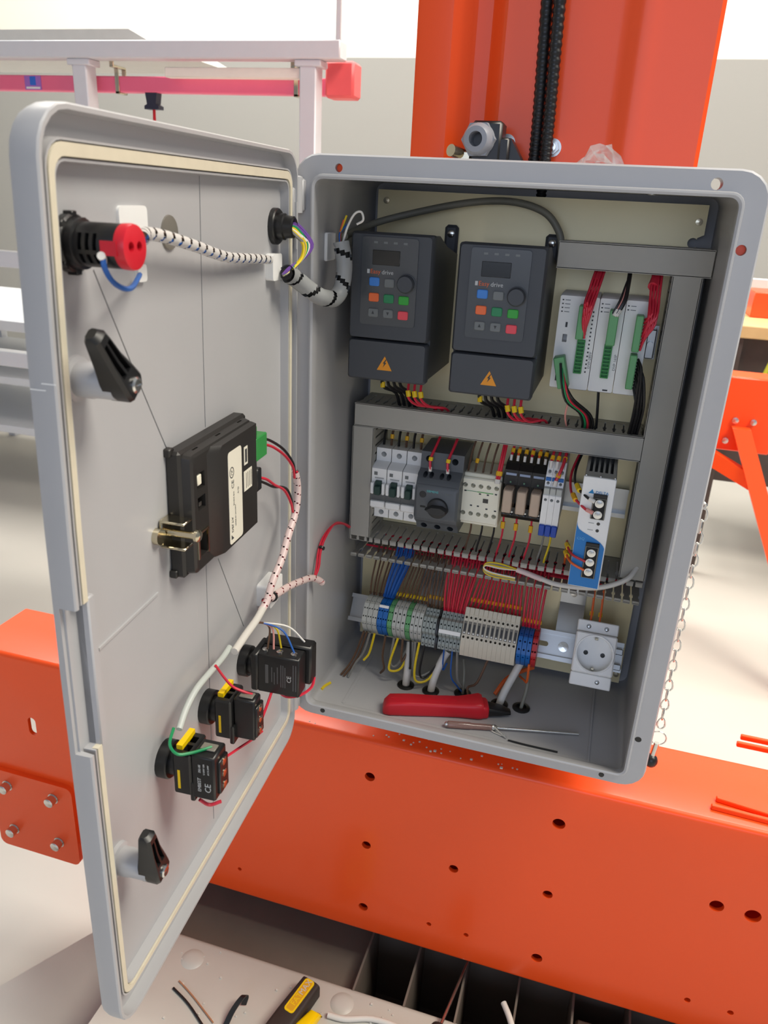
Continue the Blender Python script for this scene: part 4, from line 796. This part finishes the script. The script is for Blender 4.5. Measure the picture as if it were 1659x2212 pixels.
for i, (x, m, nm) in enumerate(((172, WBRN, 'brown'), (185, WBLK, 'dark'), (199, WBLK, 'black'), (209, WRED, 'red'), (224, WRED, 'red'), (241, WRED, 'red'), (256, WGRY, 'grey'), (264, WYEL, 'yellowish'))):
    wire(nm+' wire dropping from the '+('ivory contactor' if i < 3 else 'relays' if i < 6 else 'slim relays')+' into the open duct', 'wires dropping into the open duct', [(x, 126, 236 if i > 2 else 226), (x+.5, 124, 212), (x-3, 120, 190), (x-3, 128, 178)], 1.2, m, tags=[((x, 126, 228), (x, 125, 220), 2.5, (TAGY, TAGO, TAGO, TAGO, TAGO, TAGO)[i], 'wire_tag')] if i < 6 else ())
for i in range(6): x = 58+i*9; wire('dark wire behind the top of the white breakers', 'wires above the white breakers', [(x+2, 150, 326), (x, 142, 312), (x, 138, 297)], 1.6, (WBLK, WBRN)[i % 2], tags=[((x, 141, 310), (x, 140, 305), 2.4, TAGO, 'wire_tag')] if i % 2 else ())
# supply wires
wire('black wire with yellow tag entering the power supply output', None, [(288, 140, 326), (282, 112, 310), (283, 80, 304), (288, 60, 303), (299, 47, 299), (305, 45.5, 297)], 1.4, WBLK, tags=[((286, 68, 304), (289.5, 56, 302.5), 2.7, TAGY, 'wire_tag'), ((300, 46.8, 298.6), (306, 45.4, 296.6), 2.2, WWHT, 'ferrule')])
wire('red wire with amber tag entering the power supply output', None, [(286, 142, 326), (278, 112, 304), (280, 80, 295), (286, 60, 292), (298, 47, 287), (305, 45.5, 285)], 1.4, WRED, tags=[((283.5, 68, 293.2), (287, 57, 291.4), 2.7, TAGO, 'wire_tag'), ((299, 46.8, 286.7), (306, 45.4, 284.6), 2.2, WPNK, 'ferrule')])
for z, zz, nm in ((231, 236, 'upper'), (221, 227, 'lower')): wire('orange wire with yellow tag entering the supply input, '+nm, None, [(284, 128, 188), (284, 100, zz-10), (285, 68, zz), (292, 48, zz-1), (306, 46, z-.5)], 1.3, WORG if nm == 'lower' else TRED, tags=[((284.6, 72, zz-.8), (287, 61, zz), 2.8, TAGY, 'wire_tag')])
# drive wires
for dx, dz, who in ((0, 0, 'the first drive'), (108.7, -3.5, 'the second drive')):
    for i in range(4): x = 62+i*6+dx; wire('black wire below '+who, 'black wires below '+who, [(x, 108, 394+dz), (x+2, 100+i*3, 376+dz), (x+12, 118, 366+dz), (x+16, 126, 348)], 2.0, WBLK, tags=[((x+1.6, 101, 380+dz), (x+2, 100, 374+dz), 2.6, TAGY, 'wire_tag')] if i == 0 else ())
    for i in range(3): x = 94+i*7+dx; wire('red wire with yellow tag below '+who, 'red wires below '+who, [(x, 104, 394+dz), (x, 96, 376+dz), (x+2, 95, 366+dz), (x+10, 104, 358+dz), (x+24, 116, 355), (x+28, 130, 346)], 1.5, WRED, tags=[((x, 95.6, 375+dz), (x+1.6, 95, 368.5+dz), 2.8, TAGY, 'wire_tag')])
# controller wires
for i in range(10): z = 447.5+i*3.2; wire('red wire fanning into the first controller plug', 'red wires into the first controller plug', [(277+bx5(i), 127+by5(i), 514), (274+bx5(i), 102+by5(i), 496), (271+bx5(i)*.8, 90-by5(i), (z+490)/2), (271.2, 97.5, z)], 1.25, WRED)
for i in range(10): z = 440.5+i*3.3; wire('red wire fanning into the last controller plug', 'red wires into the last controller plug', [(331+bx5(i), 127+by5(i), 514), (331+bx5(i), 106+by5(i), 496), (332+bx5(i)*.8, 94-by5(i), (z+488)/2-2), (325.5, 97.5, z)], 1.25, WRED)
for i in range(10): z = 404+i*3.1; wire('black wire leaving the lower plug of the last controller module', 'black wires from the last controller plug', [(325.5, 97.5, z), (331+bx5(i)*.5, 92-by5(i), z-10), (334+bx5(i), 96-by5(i), 388), (334+bx5(i), 112-by5(i), 366), (333+bx5(i), 126-by5(i), 346)], 1.35, WBLK)
for i, (m, nm) in enumerate(((WBLK, 'thick black'), (WPNK, 'pink'), (WBLK, 'thin black'))): wire(nm+' wire entering the middle controller plug', None, [(305+i, 128, 514), (305-i, 110, 500), (304-i*2, 96, 487), (299-i*2, 92, 474)], (2.2, 1.1, 1.2)[i], m, tags=[((301-i*2, 93, 478), (298.4-i*2, 91.6, 472), 2.2, WWHT, 'ferrule')] if i < 2 else ())
for i in range(5): wire(('black', 'green', 'red', 'black', 'black')[i]+' wire hanging from the loose green plug', None if i in (1, 2) else 'black wires from the loose plug', [(252+i*1.6, 89.5, 422-i*5), (256+i*2.7, 86, 403-i*3), (262+i*2.7, 91, 384), (276+i*2.7, 104, 371), (281+i*2.7, 116, 358), (281+i*2.7, 128, 346)], 1.3, (WBLK, WGRN, WRED, WBLK, WBLK)[i])
wire('pink wire dropping into the duct below the loose plug', None, [(265, 94, 386), (263, 102, 366), (266, 124, 346)], 1.0, WPNK); wire('dark wire dropping into the duct below the middle module', None, [(292, 130, 392), (294, 126, 372), (296, 128, 346)], 1.5, WBLK)
# large dark bundle ends above the controller
for x, m, nm in ((277, 'first', WBLK), (331, 'last', WBLK)): one('wire_sleeve', 'red bundled wire sleeve leaving the upper duct above the '+m+' controller plug', 'cable sleeve', MB().tube([(x, 132, 514), (x-1, 122, 506), (x-3, 112, 500)], 5, n=10), WRED, base=(x, 125, 505))
# grey cable over the drives
gc = [(27, 66, 530), (32, 120, 539), (65, 142, 551), (129, 145, 566), (177, 145, 570), (212, 144, 562), (229, 144, 545), (234.5, 142, 528), (235, 140, 512)]
one('grey_cable', 'grey cable arching over both drives across the mounting plate', 'cable', MB().tube(gc, 3.6, n=10, k=7), CABG, base=gc[0])
one('white_cable', 'white cable lying along the open duct under the power supply', 'cable', MB().tube([(256, 112, 172), (278, 106, 170), (306, 104, 172), (330, 103, 178), (353, 103, 192), (362, 112, 204)], 3.0, n=10), CABW, base=(300, 104, 172))
one('clear_sleeve', 'clear shrink sleeve joining the white cable to loose wires', 'cable sleeve', MB().tube([(232, 112, 177), (246, 112, 174), (262, 110, 171)], 3.3, n=10), SPP, base=(246, 112, 174))
for i, (m, nm) in enumerate(((WWHT, 'white'), (WYEL, 'yellow'), (WGRY, 'grey'), (WYEL, 'second yellow'))): wire(nm+' loose wire loop above the fuse terminals', None, [(236, 111, 177), (214, 105, 178+i*2), (198, 103, 180+i), (196, 102, 176-i), (206, 103, 172-i*1.5), (232, 108, 168-i)], .95, m)
# cables through the enclosure floor
for i, (x, y) in enumerate(((118, 80), (150, 79), (188, 88), (234, 82), (260, 84))):
    lab = ('below the green earth terminals', 'below the dark grey double-deck terminals', 'behind the red tool handle', 'beside the tool tip', 'below the bare rail')[i]
    one('cable_grommet', 'black rubber grommet in the enclosure floor '+lab, 'grommet', MB().lathe((x, y, 10), (0, 0, 1), [(10.5, -.3), (10.5, 2), (9, 3), (6, 3.5), (5.4, 1)], n=20), BLACK, base=(x, y, 10))
for x, y, p, lab in ((118, 80, [(118, 84, 30), (117, 92, 52), (116, 98, 62)], 'below the green earth terminals'), (150, 79, [(152, 86, 28), (158, 96, 48), (163, 100, 58)], 'below the double-deck terminals'), (234, 82, [(238, 89, 26), (246, 100, 46), (252, 106, 62)], 'rising to the blue terminals')):
    one('white_cable', 'thick white cable '+lab, 'cable', MB().tube([(x, y, -4), (x, y, 10)]+p, 4.6, n=12), CABW, base=(x, y, 10))
one('grey_cable', 'thin grey cable entering the grommet below the bare rail', 'cable', MB().tube([(260, 84, -2), (260, 84, 12), (263, 92, 34), (262, 104, 50)], 2.2, n=10), CABG, base=(260, 84, 10))
one('grey_cable', 'thin grey cable behind the red tool handle', 'cable', MB().tube([(188, 88, -2), (188, 88, 12), (186, 98, 34), (182, 108, 46)], 1.8, n=10), CABG, base=(188, 88, 10))
one('orange_tube', 'orange tube curving behind the white cable', 'tube', MB().tube([(226, 96, 14), (236, 112, 28), (250, 124, 34), (266, 132, 40)], 2.6, n=8), WORG, base=(236, 112, 14))
def low(x): return tw(x, -30, -25)
for i, (xs, m, nm, path) in enumerate(((58, WBRN, 'brown', [(50, 88, 40), (44, 80, 24), (36, 72, 11.5)]), (62, WBRN, 'brown', [(54, 88, 38), (47, 80, 22), (40, 70, 11.5)]), (66, WGRY, 'grey', [(60, 86, 42), (52, 80, 28), (46, 70, 11.5)]), (72, WYEL, 'yellow and green', [(68, 84, 44), (62, 80, 34)]), (86, WBRN, 'brown', [(84, 88, 40), (88, 84, 26), (82, 90, 14)]),
        (97, WGRY, 'grey', [(96, 82, 38), (104, 84, 34), (115, 94, 58)]), (102, WYEL, 'yellow and green', [(96, 80, 40), (98, 76, 30), (110, 84, 32), (117, 96, 58)]), (108, WBRN, 'brown', [(110, 82, 42), (116, 92, 54)]), (118, WBLK, 'black', [(122, 80, 36), (118, 90, 44), (117, 97, 60)]), (124, WGRY, 'grey', [(126, 80, 40), (132, 78, 28), (150, 90, 36), (162, 100, 56)]), (129, WYEL, 'yellow and green', [(128, 78, 40), (132, 74, 24), (146, 82, 26), (160, 98, 54)]),
        (136, WBLK, 'black', [(134, 80, 34), (142, 82, 28), (160, 98, 52)]), (160, WBLU, 'blue', [(160, 92, 36), (164, 96, 44)]), (170, WBLU, 'blue', [(172, 84, 36), (180, 86, 22), (187, 88, 13)]), (176, WGRY, 'grey', [(180, 84, 34), (186, 88, 20)]), (215, WBRN, 'brown', [(205, 80, 36), (194, 82, 24), (202, 66, 13)]), (262, WORG, 'orange', [(262, 92, 44), (258, 100, 40), (252, 112, 36)]))):
    wire(nm+' wire leaving the underside of the terminal row', 'wires under the terminal row', [low(xs)]+path, 1.5 if nm != 'blue' else 1.0, m)

# ------------------------------------------------------------------ tools and crumbs on the enclosure floor
t = Thing('cutter_handle', 'red plastic tool handle lying on the enclosure floor', 'hand tool', base=(165, 30, 11))
HM = Matrix.Rotation(math.radians(17.5), 4, 'Z')
def hm(x, y, z): p = HM @ V(x, y, z); return (106+p.x, 21+p.y, 11+p.z)
L = []
for a, hw, h in ((0, 5, 6), (1.5, 8.5, 12), (8, 11, 18), (30, 11, 19), (60, 10.5, 18), (88, 11, 18), (104, 13, 20), (112, 14, 21.5), (116, 13, 20)):
    L.append([hm(a, y, z) for y, z in rrect(-hw, hw, 0, h, min(hw, h)*.32, 3)])
gr = t.part('grip', MB().loft(L), TOOLR, smooth=60)
t.part('grip_cap', MB().loft([[hm(a, y, z) for y, z in rrect(-hw, hw, .5, h, 3, 3)] for a, hw, h in ((115.5, 12, 16.5), (121, 11.5, 16), (123, 10, 14.5))]), TOOLR, smooth=60)
t.part('grip_groove', MB().loft([[hm(a, y, z) for y, z in ((-1.2, 17), (1.2, 17), (1.2, 18.6), (-1.2, 18.6))] for a in (9, 86)]), TOOLR, parent=gr)
t.part('black_jaw', MB().loft([[hm(a, y, z) for y, z in rrect(-hw, hw, 2, h, 2.5, 3)] for a, hw, h in ((122.5, 9, 13), (138, 8, 10), (150, 5, 6))]), BLACK)
t = Thing('test_screwdriver', 'clear-handled tester screwdriver lying in front of the red handle', 'screwdriver', base=(240, 25, 11))
A, Bv = V(184, 17, 15.3), V(329, 55, 12.9); d = (Bv-A).normalized()
t.part('handle', MB().lathe(A, d, [(2.5, 0), (4, 1), (4, 26), (3.4, 28), (3.4, 50), (2.5, 52)], n=14), mat('amber_clear', (186, 150, 140), .15, trans=.6)); t.part('contact_cap', MB().lathe(A, -d, [(2.8, -1), (2.8, 2), (1.5, 3), (.1, 3.2)], n=12), STEEL)
t.part('collar', MB().lathe(A+d*51, d, [(3.6, 0), (3.6, 4), (2, 6)], n=12), STEEL); t.part('shaft', MB().cyl(A+d*54, Bv, 1.5, n=10), STEEL); t.part('pocket_clip', MB().tube([tuple(A+d*52+V(0, 0, 3)), tuple(A+d*58+V(4, -8, 0)), tuple(A+d*66+V(4, -14, -2))], 1.1), STEEL)
one('cable_tie', 'dark thin cable tie offcut beside the tester screwdriver', 'cable tie', MB().tube([(254, 17, 12), (275, 16, 12), (309, 16, 12)], 1.1), BLACK, base=(280, 18, 11))
one('wire_offcut', 'thin bright wire offcut beside the red handle', 'wire', MB().tube([(224, 34, 12), (236, 26, 12), (252, 21, 12)], .8), STEEL, base=(235, 30, 11)); one('wire_offcut', 'small yellow wire offcut in the enclosure corner', 'wire', MB().tube([(25, 33, 12.4), (26, 41, 12.4), (30, 50, 12.4)], 1.8), WYEL, base=(26, 41, 11))
mb = MB()
for i in range(30):
    x = R_.gauss(150, 90); y = 83+abs(R_.gauss(0, 12)); s = R_.uniform(.6, 1.6)
    if -20 < x < 360: mb.box(x-s, x+s*1.3, y, y+s*2, -84.2, -84+s, .2)
one('plastic_crumbs', 'pale plastic crumbs scattered on the beam top below the enclosure', 'crumbs', mb, DEBR, base=(150, 90, -84), kind='stuff')
mb = MB()
for i in range(60): x = R_.uniform(-180, 260); y = R_.uniform(-110, 15); s = R_.uniform(.6, 1.8); mb.box(x-s, x+s, y-s, y+s, -470.2, -470+s, .2)
one('plastic_crumbs', 'white plastic crumbs scattered on the grey bed plate', 'crumbs', mb, DEBR, base=(0, -50, -470), kind='stuff')

# ------------------------------------------------------------------ things on top of the enclosure
t = Thing('angled_connector', 'black angled hood connector with grey cable gland on top of the enclosure', 'connector', base=(160, 160, 585))
gn = t.part('gland_nut', MB().lathe((137, 152, 627), (-.12, -1, -.02), [(13, -10), (15.5, -9), (15.5, 0), (14, 6), (12, 9), (7.2, 9.4), (6.6, 2)], n=28).lathe((137, 156, 627), (-.12, -1, 0), [(17.6, -4), (17.6, 4)], n=6, phase=.3), mat('gland_grey', (150, 154, 162), .35), label='grey hexagonal cable gland'); boolean(gn, MB().cyl((135, 135, 626.8), (138.4, 163.5, 627.3), 6.8, n=24), t.base, True)
t.part('hood', MB().box(128, 160, 158, 186, 585, 645, 3).box(150, 168, 160, 186, 585, 630, 2).prism([(158, 585), (190, 585), (186, 602), (168, 630), (158, 630)], 'xz', 166, 188), BLACK)
t = Thing('hood_lever', 'zinc locking lever stub beside the angled connector', 'lever', base=(112, 160, 585)); t.part('lever_tube', MB().cyl((110, 150, 616), (124, 176, 612), 6).box(118, 128.5, 160, 180, 585, 616, 1), NICKEL)
def conduit(label, pts, r):
    one('corrugated_conduit', label, 'conduit', MB().tube(pts, r, n=14, k=70, rf=lambda i, n: r if i % 4 < 2 else r*.88), BLACK, base=pts[0])
conduit('black corrugated conduit rising beside the mast fold', [(190, 198, 560), (190, 197, 640), (186, 196, 760), (182, 196, 900), (180, 196, 1100)], 6.6); conduit('black corrugated conduit rising in front of the bolt', [(203, 191, 560), (202, 191, 640), (199, 190, 760), (196, 190, 900), (194, 190, 1100)], 6.4)
for x, z, lab in ((207, 625, 'beside the conduits'), (158, 628, 'behind the angled connector')):
    t = Thing('mast_bolt', 'zinc bolt with washer on the mast '+lab, 'bolt', base=(x, 208, z)); t.part('washer', MB().lathe((x, 209, z), (0, -1, 0), [(9, 0), (9, 2), (5, 2)], n=22), ZINC); t.part('nut', MB().lathe((x, 207, z), (0, -1, 0), [(7, 0), (7, 6)], n=6), ZINC); t.part('stud', MB().cyl((x, 202, z), (x, 196, z), 4), STEEL)
mb = MB(); bmesh.ops.create_icosphere(mb.bm, subdivisions=3, radius=1)
for v in mb.bm.verts:
    c = v.co; f = .75+.5*R_.random(); v.co = V(258+30*c.x*f, 96+20*c.y*f, 587+(35*c.z*f*(1-.35*abs(c.x-.25)) if c.z > 0 else 1.5*c.z))
one('plastic_bag', 'crumpled clear plastic bag lying on top of the enclosure', 'bag', mb, FILM, base=(258, 96, 594), smooth=5)

# ------------------------------------------------------------------ hanging chain with pin
t = Thing('hanging_chain', 'thin steel chain hanging beside the enclosure with a black-tipped pin', 'chain', base=(418, 100, -40))
t.part('chain_hook', MB().tube([(381, 100, 292), (400, 100, 296), (415, 100, 292), (415, 100, 286)], 1.6), STEEL)
def link(): return MB().loft([[(415+math.cos(b)*(4.2+1*math.cos(a))*(1-.25*math.sin(b)), 100+1*math.sin(a), 280+math.sin(b)*(7.5+1*math.cos(a))) for a in [j*math.pi/3 for j in range(6)]] for b in [i*math.pi/6 for i in range(12)]], close=True)
l0 = t.part('link', link(), STEEL); l1 = t.part('link', link().map(lambda x, y, z: (415+(y-100), 100+(x-415), z-13)), STEEL)
for i in range(1, 11): t.inst(l0, (i*.4, 0, -26*i)); 
for i in range(1, 10): t.inst(l1, (i*.4, 0, -26*i))
t.part('ring', MB().loft([[(419+math.cos(b)*(9+.8*math.cos(a)), 100+.8*math.sin(a), -1+math.sin(b)*(9+.8*math.cos(a))) for a in [j*math.pi/3 for j in range(6)]] for b in [i*math.pi/10 for i in range(20)]], close=True), STEEL)
t.part('pin_shank', MB().cyl((419, 100, -8), (417, 100, -30), 3), STEEL); t.part('pin_knob', MB().sphere((416.5, 100, -34), 8, sz=1.1), BLACK)

# ------------------------------------------------------------------ tools on the machine bed
t = Thing('utility_knife', 'yellow and black folding tool lying on the bed plate', 'hand tool', base=(20, -60, -470))
KM = Matrix.Rotation(math.radians(76), 4, 'Z')
def km(x, y, z): p = KM @ V(x, y, z); return (33+p.x, 2+p.y, -470+p.z)
t.part('black_body', MB().loft([[km(a, y, z) for y, z in rrect(-hw, hw, 0, h, 5, 3)] for a, hw, h in ((0, 10, 20), (-4, 14.5, 26), (-60, 16, 27), (-150, 16, 26))]), RUBB)
bdg = t.part('badge', MB().loft([[km(a, y, z) for a, y in rrect(-58, -5, -7.5, 7.5, 4, 3)] for z in (26.2, 27.8)]), TAGY, label='yellow badge with lettering'); t.part('badge_field', MB().loft([[km(a, y, z) for a, y in rrect(-55, -8, -5.4, 5.4, 2, 3)] for z in (27.6, 28)]), mat('badge_amber', (214, 160, 30), .5), parent=bdg)
t.part('badge_print', text_mb('MAX', 11, lambda a, b, c: km(-18+a, b, 28+c)), PRNT, parent=bdg); t.part('badge_print', text_mb('FAT', 11, lambda a, b, c: km(-38+a, b, 28+c)), TAGY, parent=bdg)
t.part('yellow_grip', MB().loft([[km(a, y, z) for y, z in rrect(-34, -34+hw*2, 1, h, 5, 3)] for a, hw, h in ((-26, 4, 8), (-32, 8, 16), (-60, 10, 20), (-150, 10, 20))]), YELP)
one('wire_offcut', 'thin copper wire offcut on the bed plate', 'wire', MB().tube([(-150, -46, -468), (-120, -60, -468), (-76, -84, -468)], 1.0), mat('bare_copper', (206, 150, 110), .35, .5), base=(-120, -60, -470)); one('wire_offcut', 'dark grey rod lying on the bed plate', 'wire', MB().tube([(-152, -58, -468), (-120, -72, -468), (-84, -94, -468)], 1.7), WBLK, base=(-120, -70, -470))
t = Thing('black_strap', 'black strap loop standing on the bed plate', 'strap', base=(-55, -60, -470)); t.part('loop', MB().loft([[p, (p[0]+7, p[1]+2, p[2]), (p[0]+7, p[1]+2, p[2]+2), (p[0], p[1], p[2]+2)] for p in [tuple(v) for v in smooth_path([(-62, -90, -470), (-58, -70, -456), (-52, -52, -450), (-50, -46, -456), (-52, -50, -468)], 5)]]), BLACK)
one('white_cable', 'white cable lying across the bed plate past the domed bolt', 'cable', MB().tube([(66, -26, -466), (90, -24, -466), (125, -12, -466), (165, -12, -466), (200, -20, -466)], 4, n=10), CABW, base=(120, -18, -470))
t = Thing('screwdriver', 'screwdriver with dark round handle end pointing into the trough', 'screwdriver', base=(215, 10, -470)); A = V(214, -10, -456.8); Bv = V(232, 118, -468.6); d = (Bv-A).normalized(); t.part('handle', MB().lathe(A, d, [(11, -40), (15.6, -38), (13.2, 2), (11, 9), (4, 11)], n=18), RUBB); t.part('shaft', MB().cyl(A, Bv, 2.2, n=10), mat('shaft_pinkish', (190, 160, 150), .25, .9))
one('white_cable', 'cut end of a white cable sticking out over the trough', 'cable', MB().tube([(292, 66, -462), (304, 46, -463), (320, 10, -466), (330, -30, -466)], 4.2, n=10), CABW, base=(310, 20, -470))
one('steel_block', 'brown steel block standing in the trough', 'block', MB().box(392, 460, 30, 100, -640, -490, 4), mat('block_brown', (112, 96, 82), .6, noise=.15), base=(425, 65, -640))

# ------------------------------------------------------------------ far machinery, left
t = Thing('tube_rack', 'pale grey tubular frame with posts in front of the hall wall', 'rack', base=(-900, 1230, -650))
t.part('top_tube', MB().box(-1900, -398, 1200, 1250, 857, 896, 3), FRAMEG)
for x in (-1122, -500): t.part('post', MB().box(x, x+42, 1206, 1250, -650, 860, 3), FRAMEG); t.part('post_cap', MB().box(x-12, x+54, 1204, 1252, 842, 857, 2), FRAMEG)
t.part('thin_pole', MB().box(-411, -399, 1204, 1216, 895, 2300, 2), FRAMEG)
for z in (330, 40): t.part('low_rail', MB().box(-1900, -500, 1210, 1250, z, z+45, 3), FRAMEG)
t.part('tray', MB().loft([[(x, y, z) for x, y in ((a, 1260), (b, 1260), (b, 1700), (a, 1700))] for a, b, z in ((-2000, -900, 890), (-2000, -985, 930))]), mat('tray_grey', (196, 194, 188), .5))
t.part('light_bar', MB().box(-860, -495, 1212, 1240, 818, 840, 2), mat('bar_white', (244, 238, 226), .4))
t = Thing('power_rail', 'pink conductor rail with red end feed box along the far frame', 'conductor rail', base=(-900, 1280, 780))
rp = t.part('rail_profile', MB().box(-1900, -440, 1270, 1300, 790, 827, 3), PINK); t.part('end_box', MB().box(-455, -382, 1255, 1315, 784, 862, 6), PINKR, label='red end feed box')
st = t.part('sticker', MB().box(-1320, -1268, 1269, 1271, 792, 825), STICK); t.part('sticker_logo', MB().box(-1304, -1284, 1268.5, 1270, 802, 824, 1), STICB, parent=st); t.part('sticker_line', MB().box(-1316, -1272, 1268.5, 1270, 794, 799), WHITE, parent=st)
for x in (-1040, -540): t.part('hanger', MB().box(x, x+12, 1267, 1304, 786, 792, 1).box(x, x+12, 1300, 1304, 786, 846, 1).box(x, x+12, 1267, 1271, 786, 846, 1).box(x, x+12, 1251, 1304, 844, 850, 1).box(x, x+12, 1248, 1252, 844, 880, 1), NICKEL)
t = Thing('tap_off_plug', 'small dark plug hanging from the pink rail on a red cable', 'plug', base=(-940, 1285, 740)); t.part('plug_body', MB().prism([(-956, 790), (-922, 790), (-926, 764), (-918, 760), (-918, 752), (-960, 752), (-960, 760), (-952, 764)], 'xz', 1272, 1296), mat('plug_navy', (44, 46, 66), .5)); t.part('cable', MB().tube([(-939, 1284, 754), (-940, 1284, 700), (-942, 1284, 560)], 4), RED)
t = Thing('far_bench', 'pale grey work table behind the door edge', 'table', base=(-1900, 2000, -650))
t.part('table_top', MB().box(-3200, -1250, 1700, 2500, 40, 80, 3), FRAMEG); t.part('shelf', MB().box(-3200, -1250, 1750, 2450, -180, -150, 3), FRAMEG); t.part('shelf', MB().box(-3200, -1250, 1750, 2450, -380, -350, 3), FRAMEG)
for x in (-2600, -1300):
    for y in (1720, 2420): t.part('leg', MB().box(x, x+40, y, y+40, -650, 45, 2), FRAMEG)

# ------------------------------------------------------------------ far machinery, right
t = Thing('far_machine', 'second orange machine with bolted plate and diagonal legs beyond the enclosure', 'machine', base=(760, 1600, -650))
t.part('side_plate', MB().box(470, 760, 1600, 1700, -50, 160, 4), ORNG2); t.part('diagonal_leg', MB().loft([[(x+a, y+b, z) for a, b in ((-24, -18), (24, -18), (24, 18), (-24, 18))] for x, y, z in ((672, 1580, 24), (960, 1300, -640))]), ORNG2); t.part('cross_leg', MB().loft([[(x, y+b, z+c) for b, c in ((-22, -22), (22, -22), (22, 22), (-22, 22))] for x, y, z in ((520, 1600, -30), (735, 1540, -120))]), ORNG2)
t.part('back_leg', MB().box(480, 525, 1640, 1690, -650, -40, 3), ORNG2)
for x, z in ((655, 40), (702, 40), (640, -20)): t.part('bolt', MB().lathe((x, 1600, z), (0, -1, 0), [(9, 0), (9, 8), (.1, 9)], n=8), STEEL)
t = Thing('far_workbench', 'wooden topped workbench with dark boxes behind the orange machine', 'workbench', base=(1100, 2400, -650))
t.part('bench_top', MB().box(640, 2000, 2050, 2700, 205, 245, 3), WOOD); t.part('under_bench_box', MB().box(700, 1300, 2120, 2650, -300, 205), DKBOX); t.part('orange_box', MB().box(735, 900, 2300, 2500, 245, 330, 3), ORNG2)  # plain dark box fills the space under the bench top
for x in (660, 1940):
    for y in (2070, 2660): t.part('leg', MB().box(x, x+40, y, y+30, -650, 207), DKBOX)
t.part('back_shelf', MB().box(600, 2000, 2660, 2700, 300, 350, 2), FRAMEG); t.part('shelf_post', MB().box(1960, 2000, 2660, 2700, 245, 300), FRAMEG)
one('yellow_hose', 'thin yellow green hose hanging from the wooden workbench', 'hose', MB().tube([(800, 2040, 240), (790, 2036, 150), (770, 2034, 60), (760, 2034, -60)], 7), mat('hose_yellow', (190, 196, 60), .5), base=(790, 2036, 60))
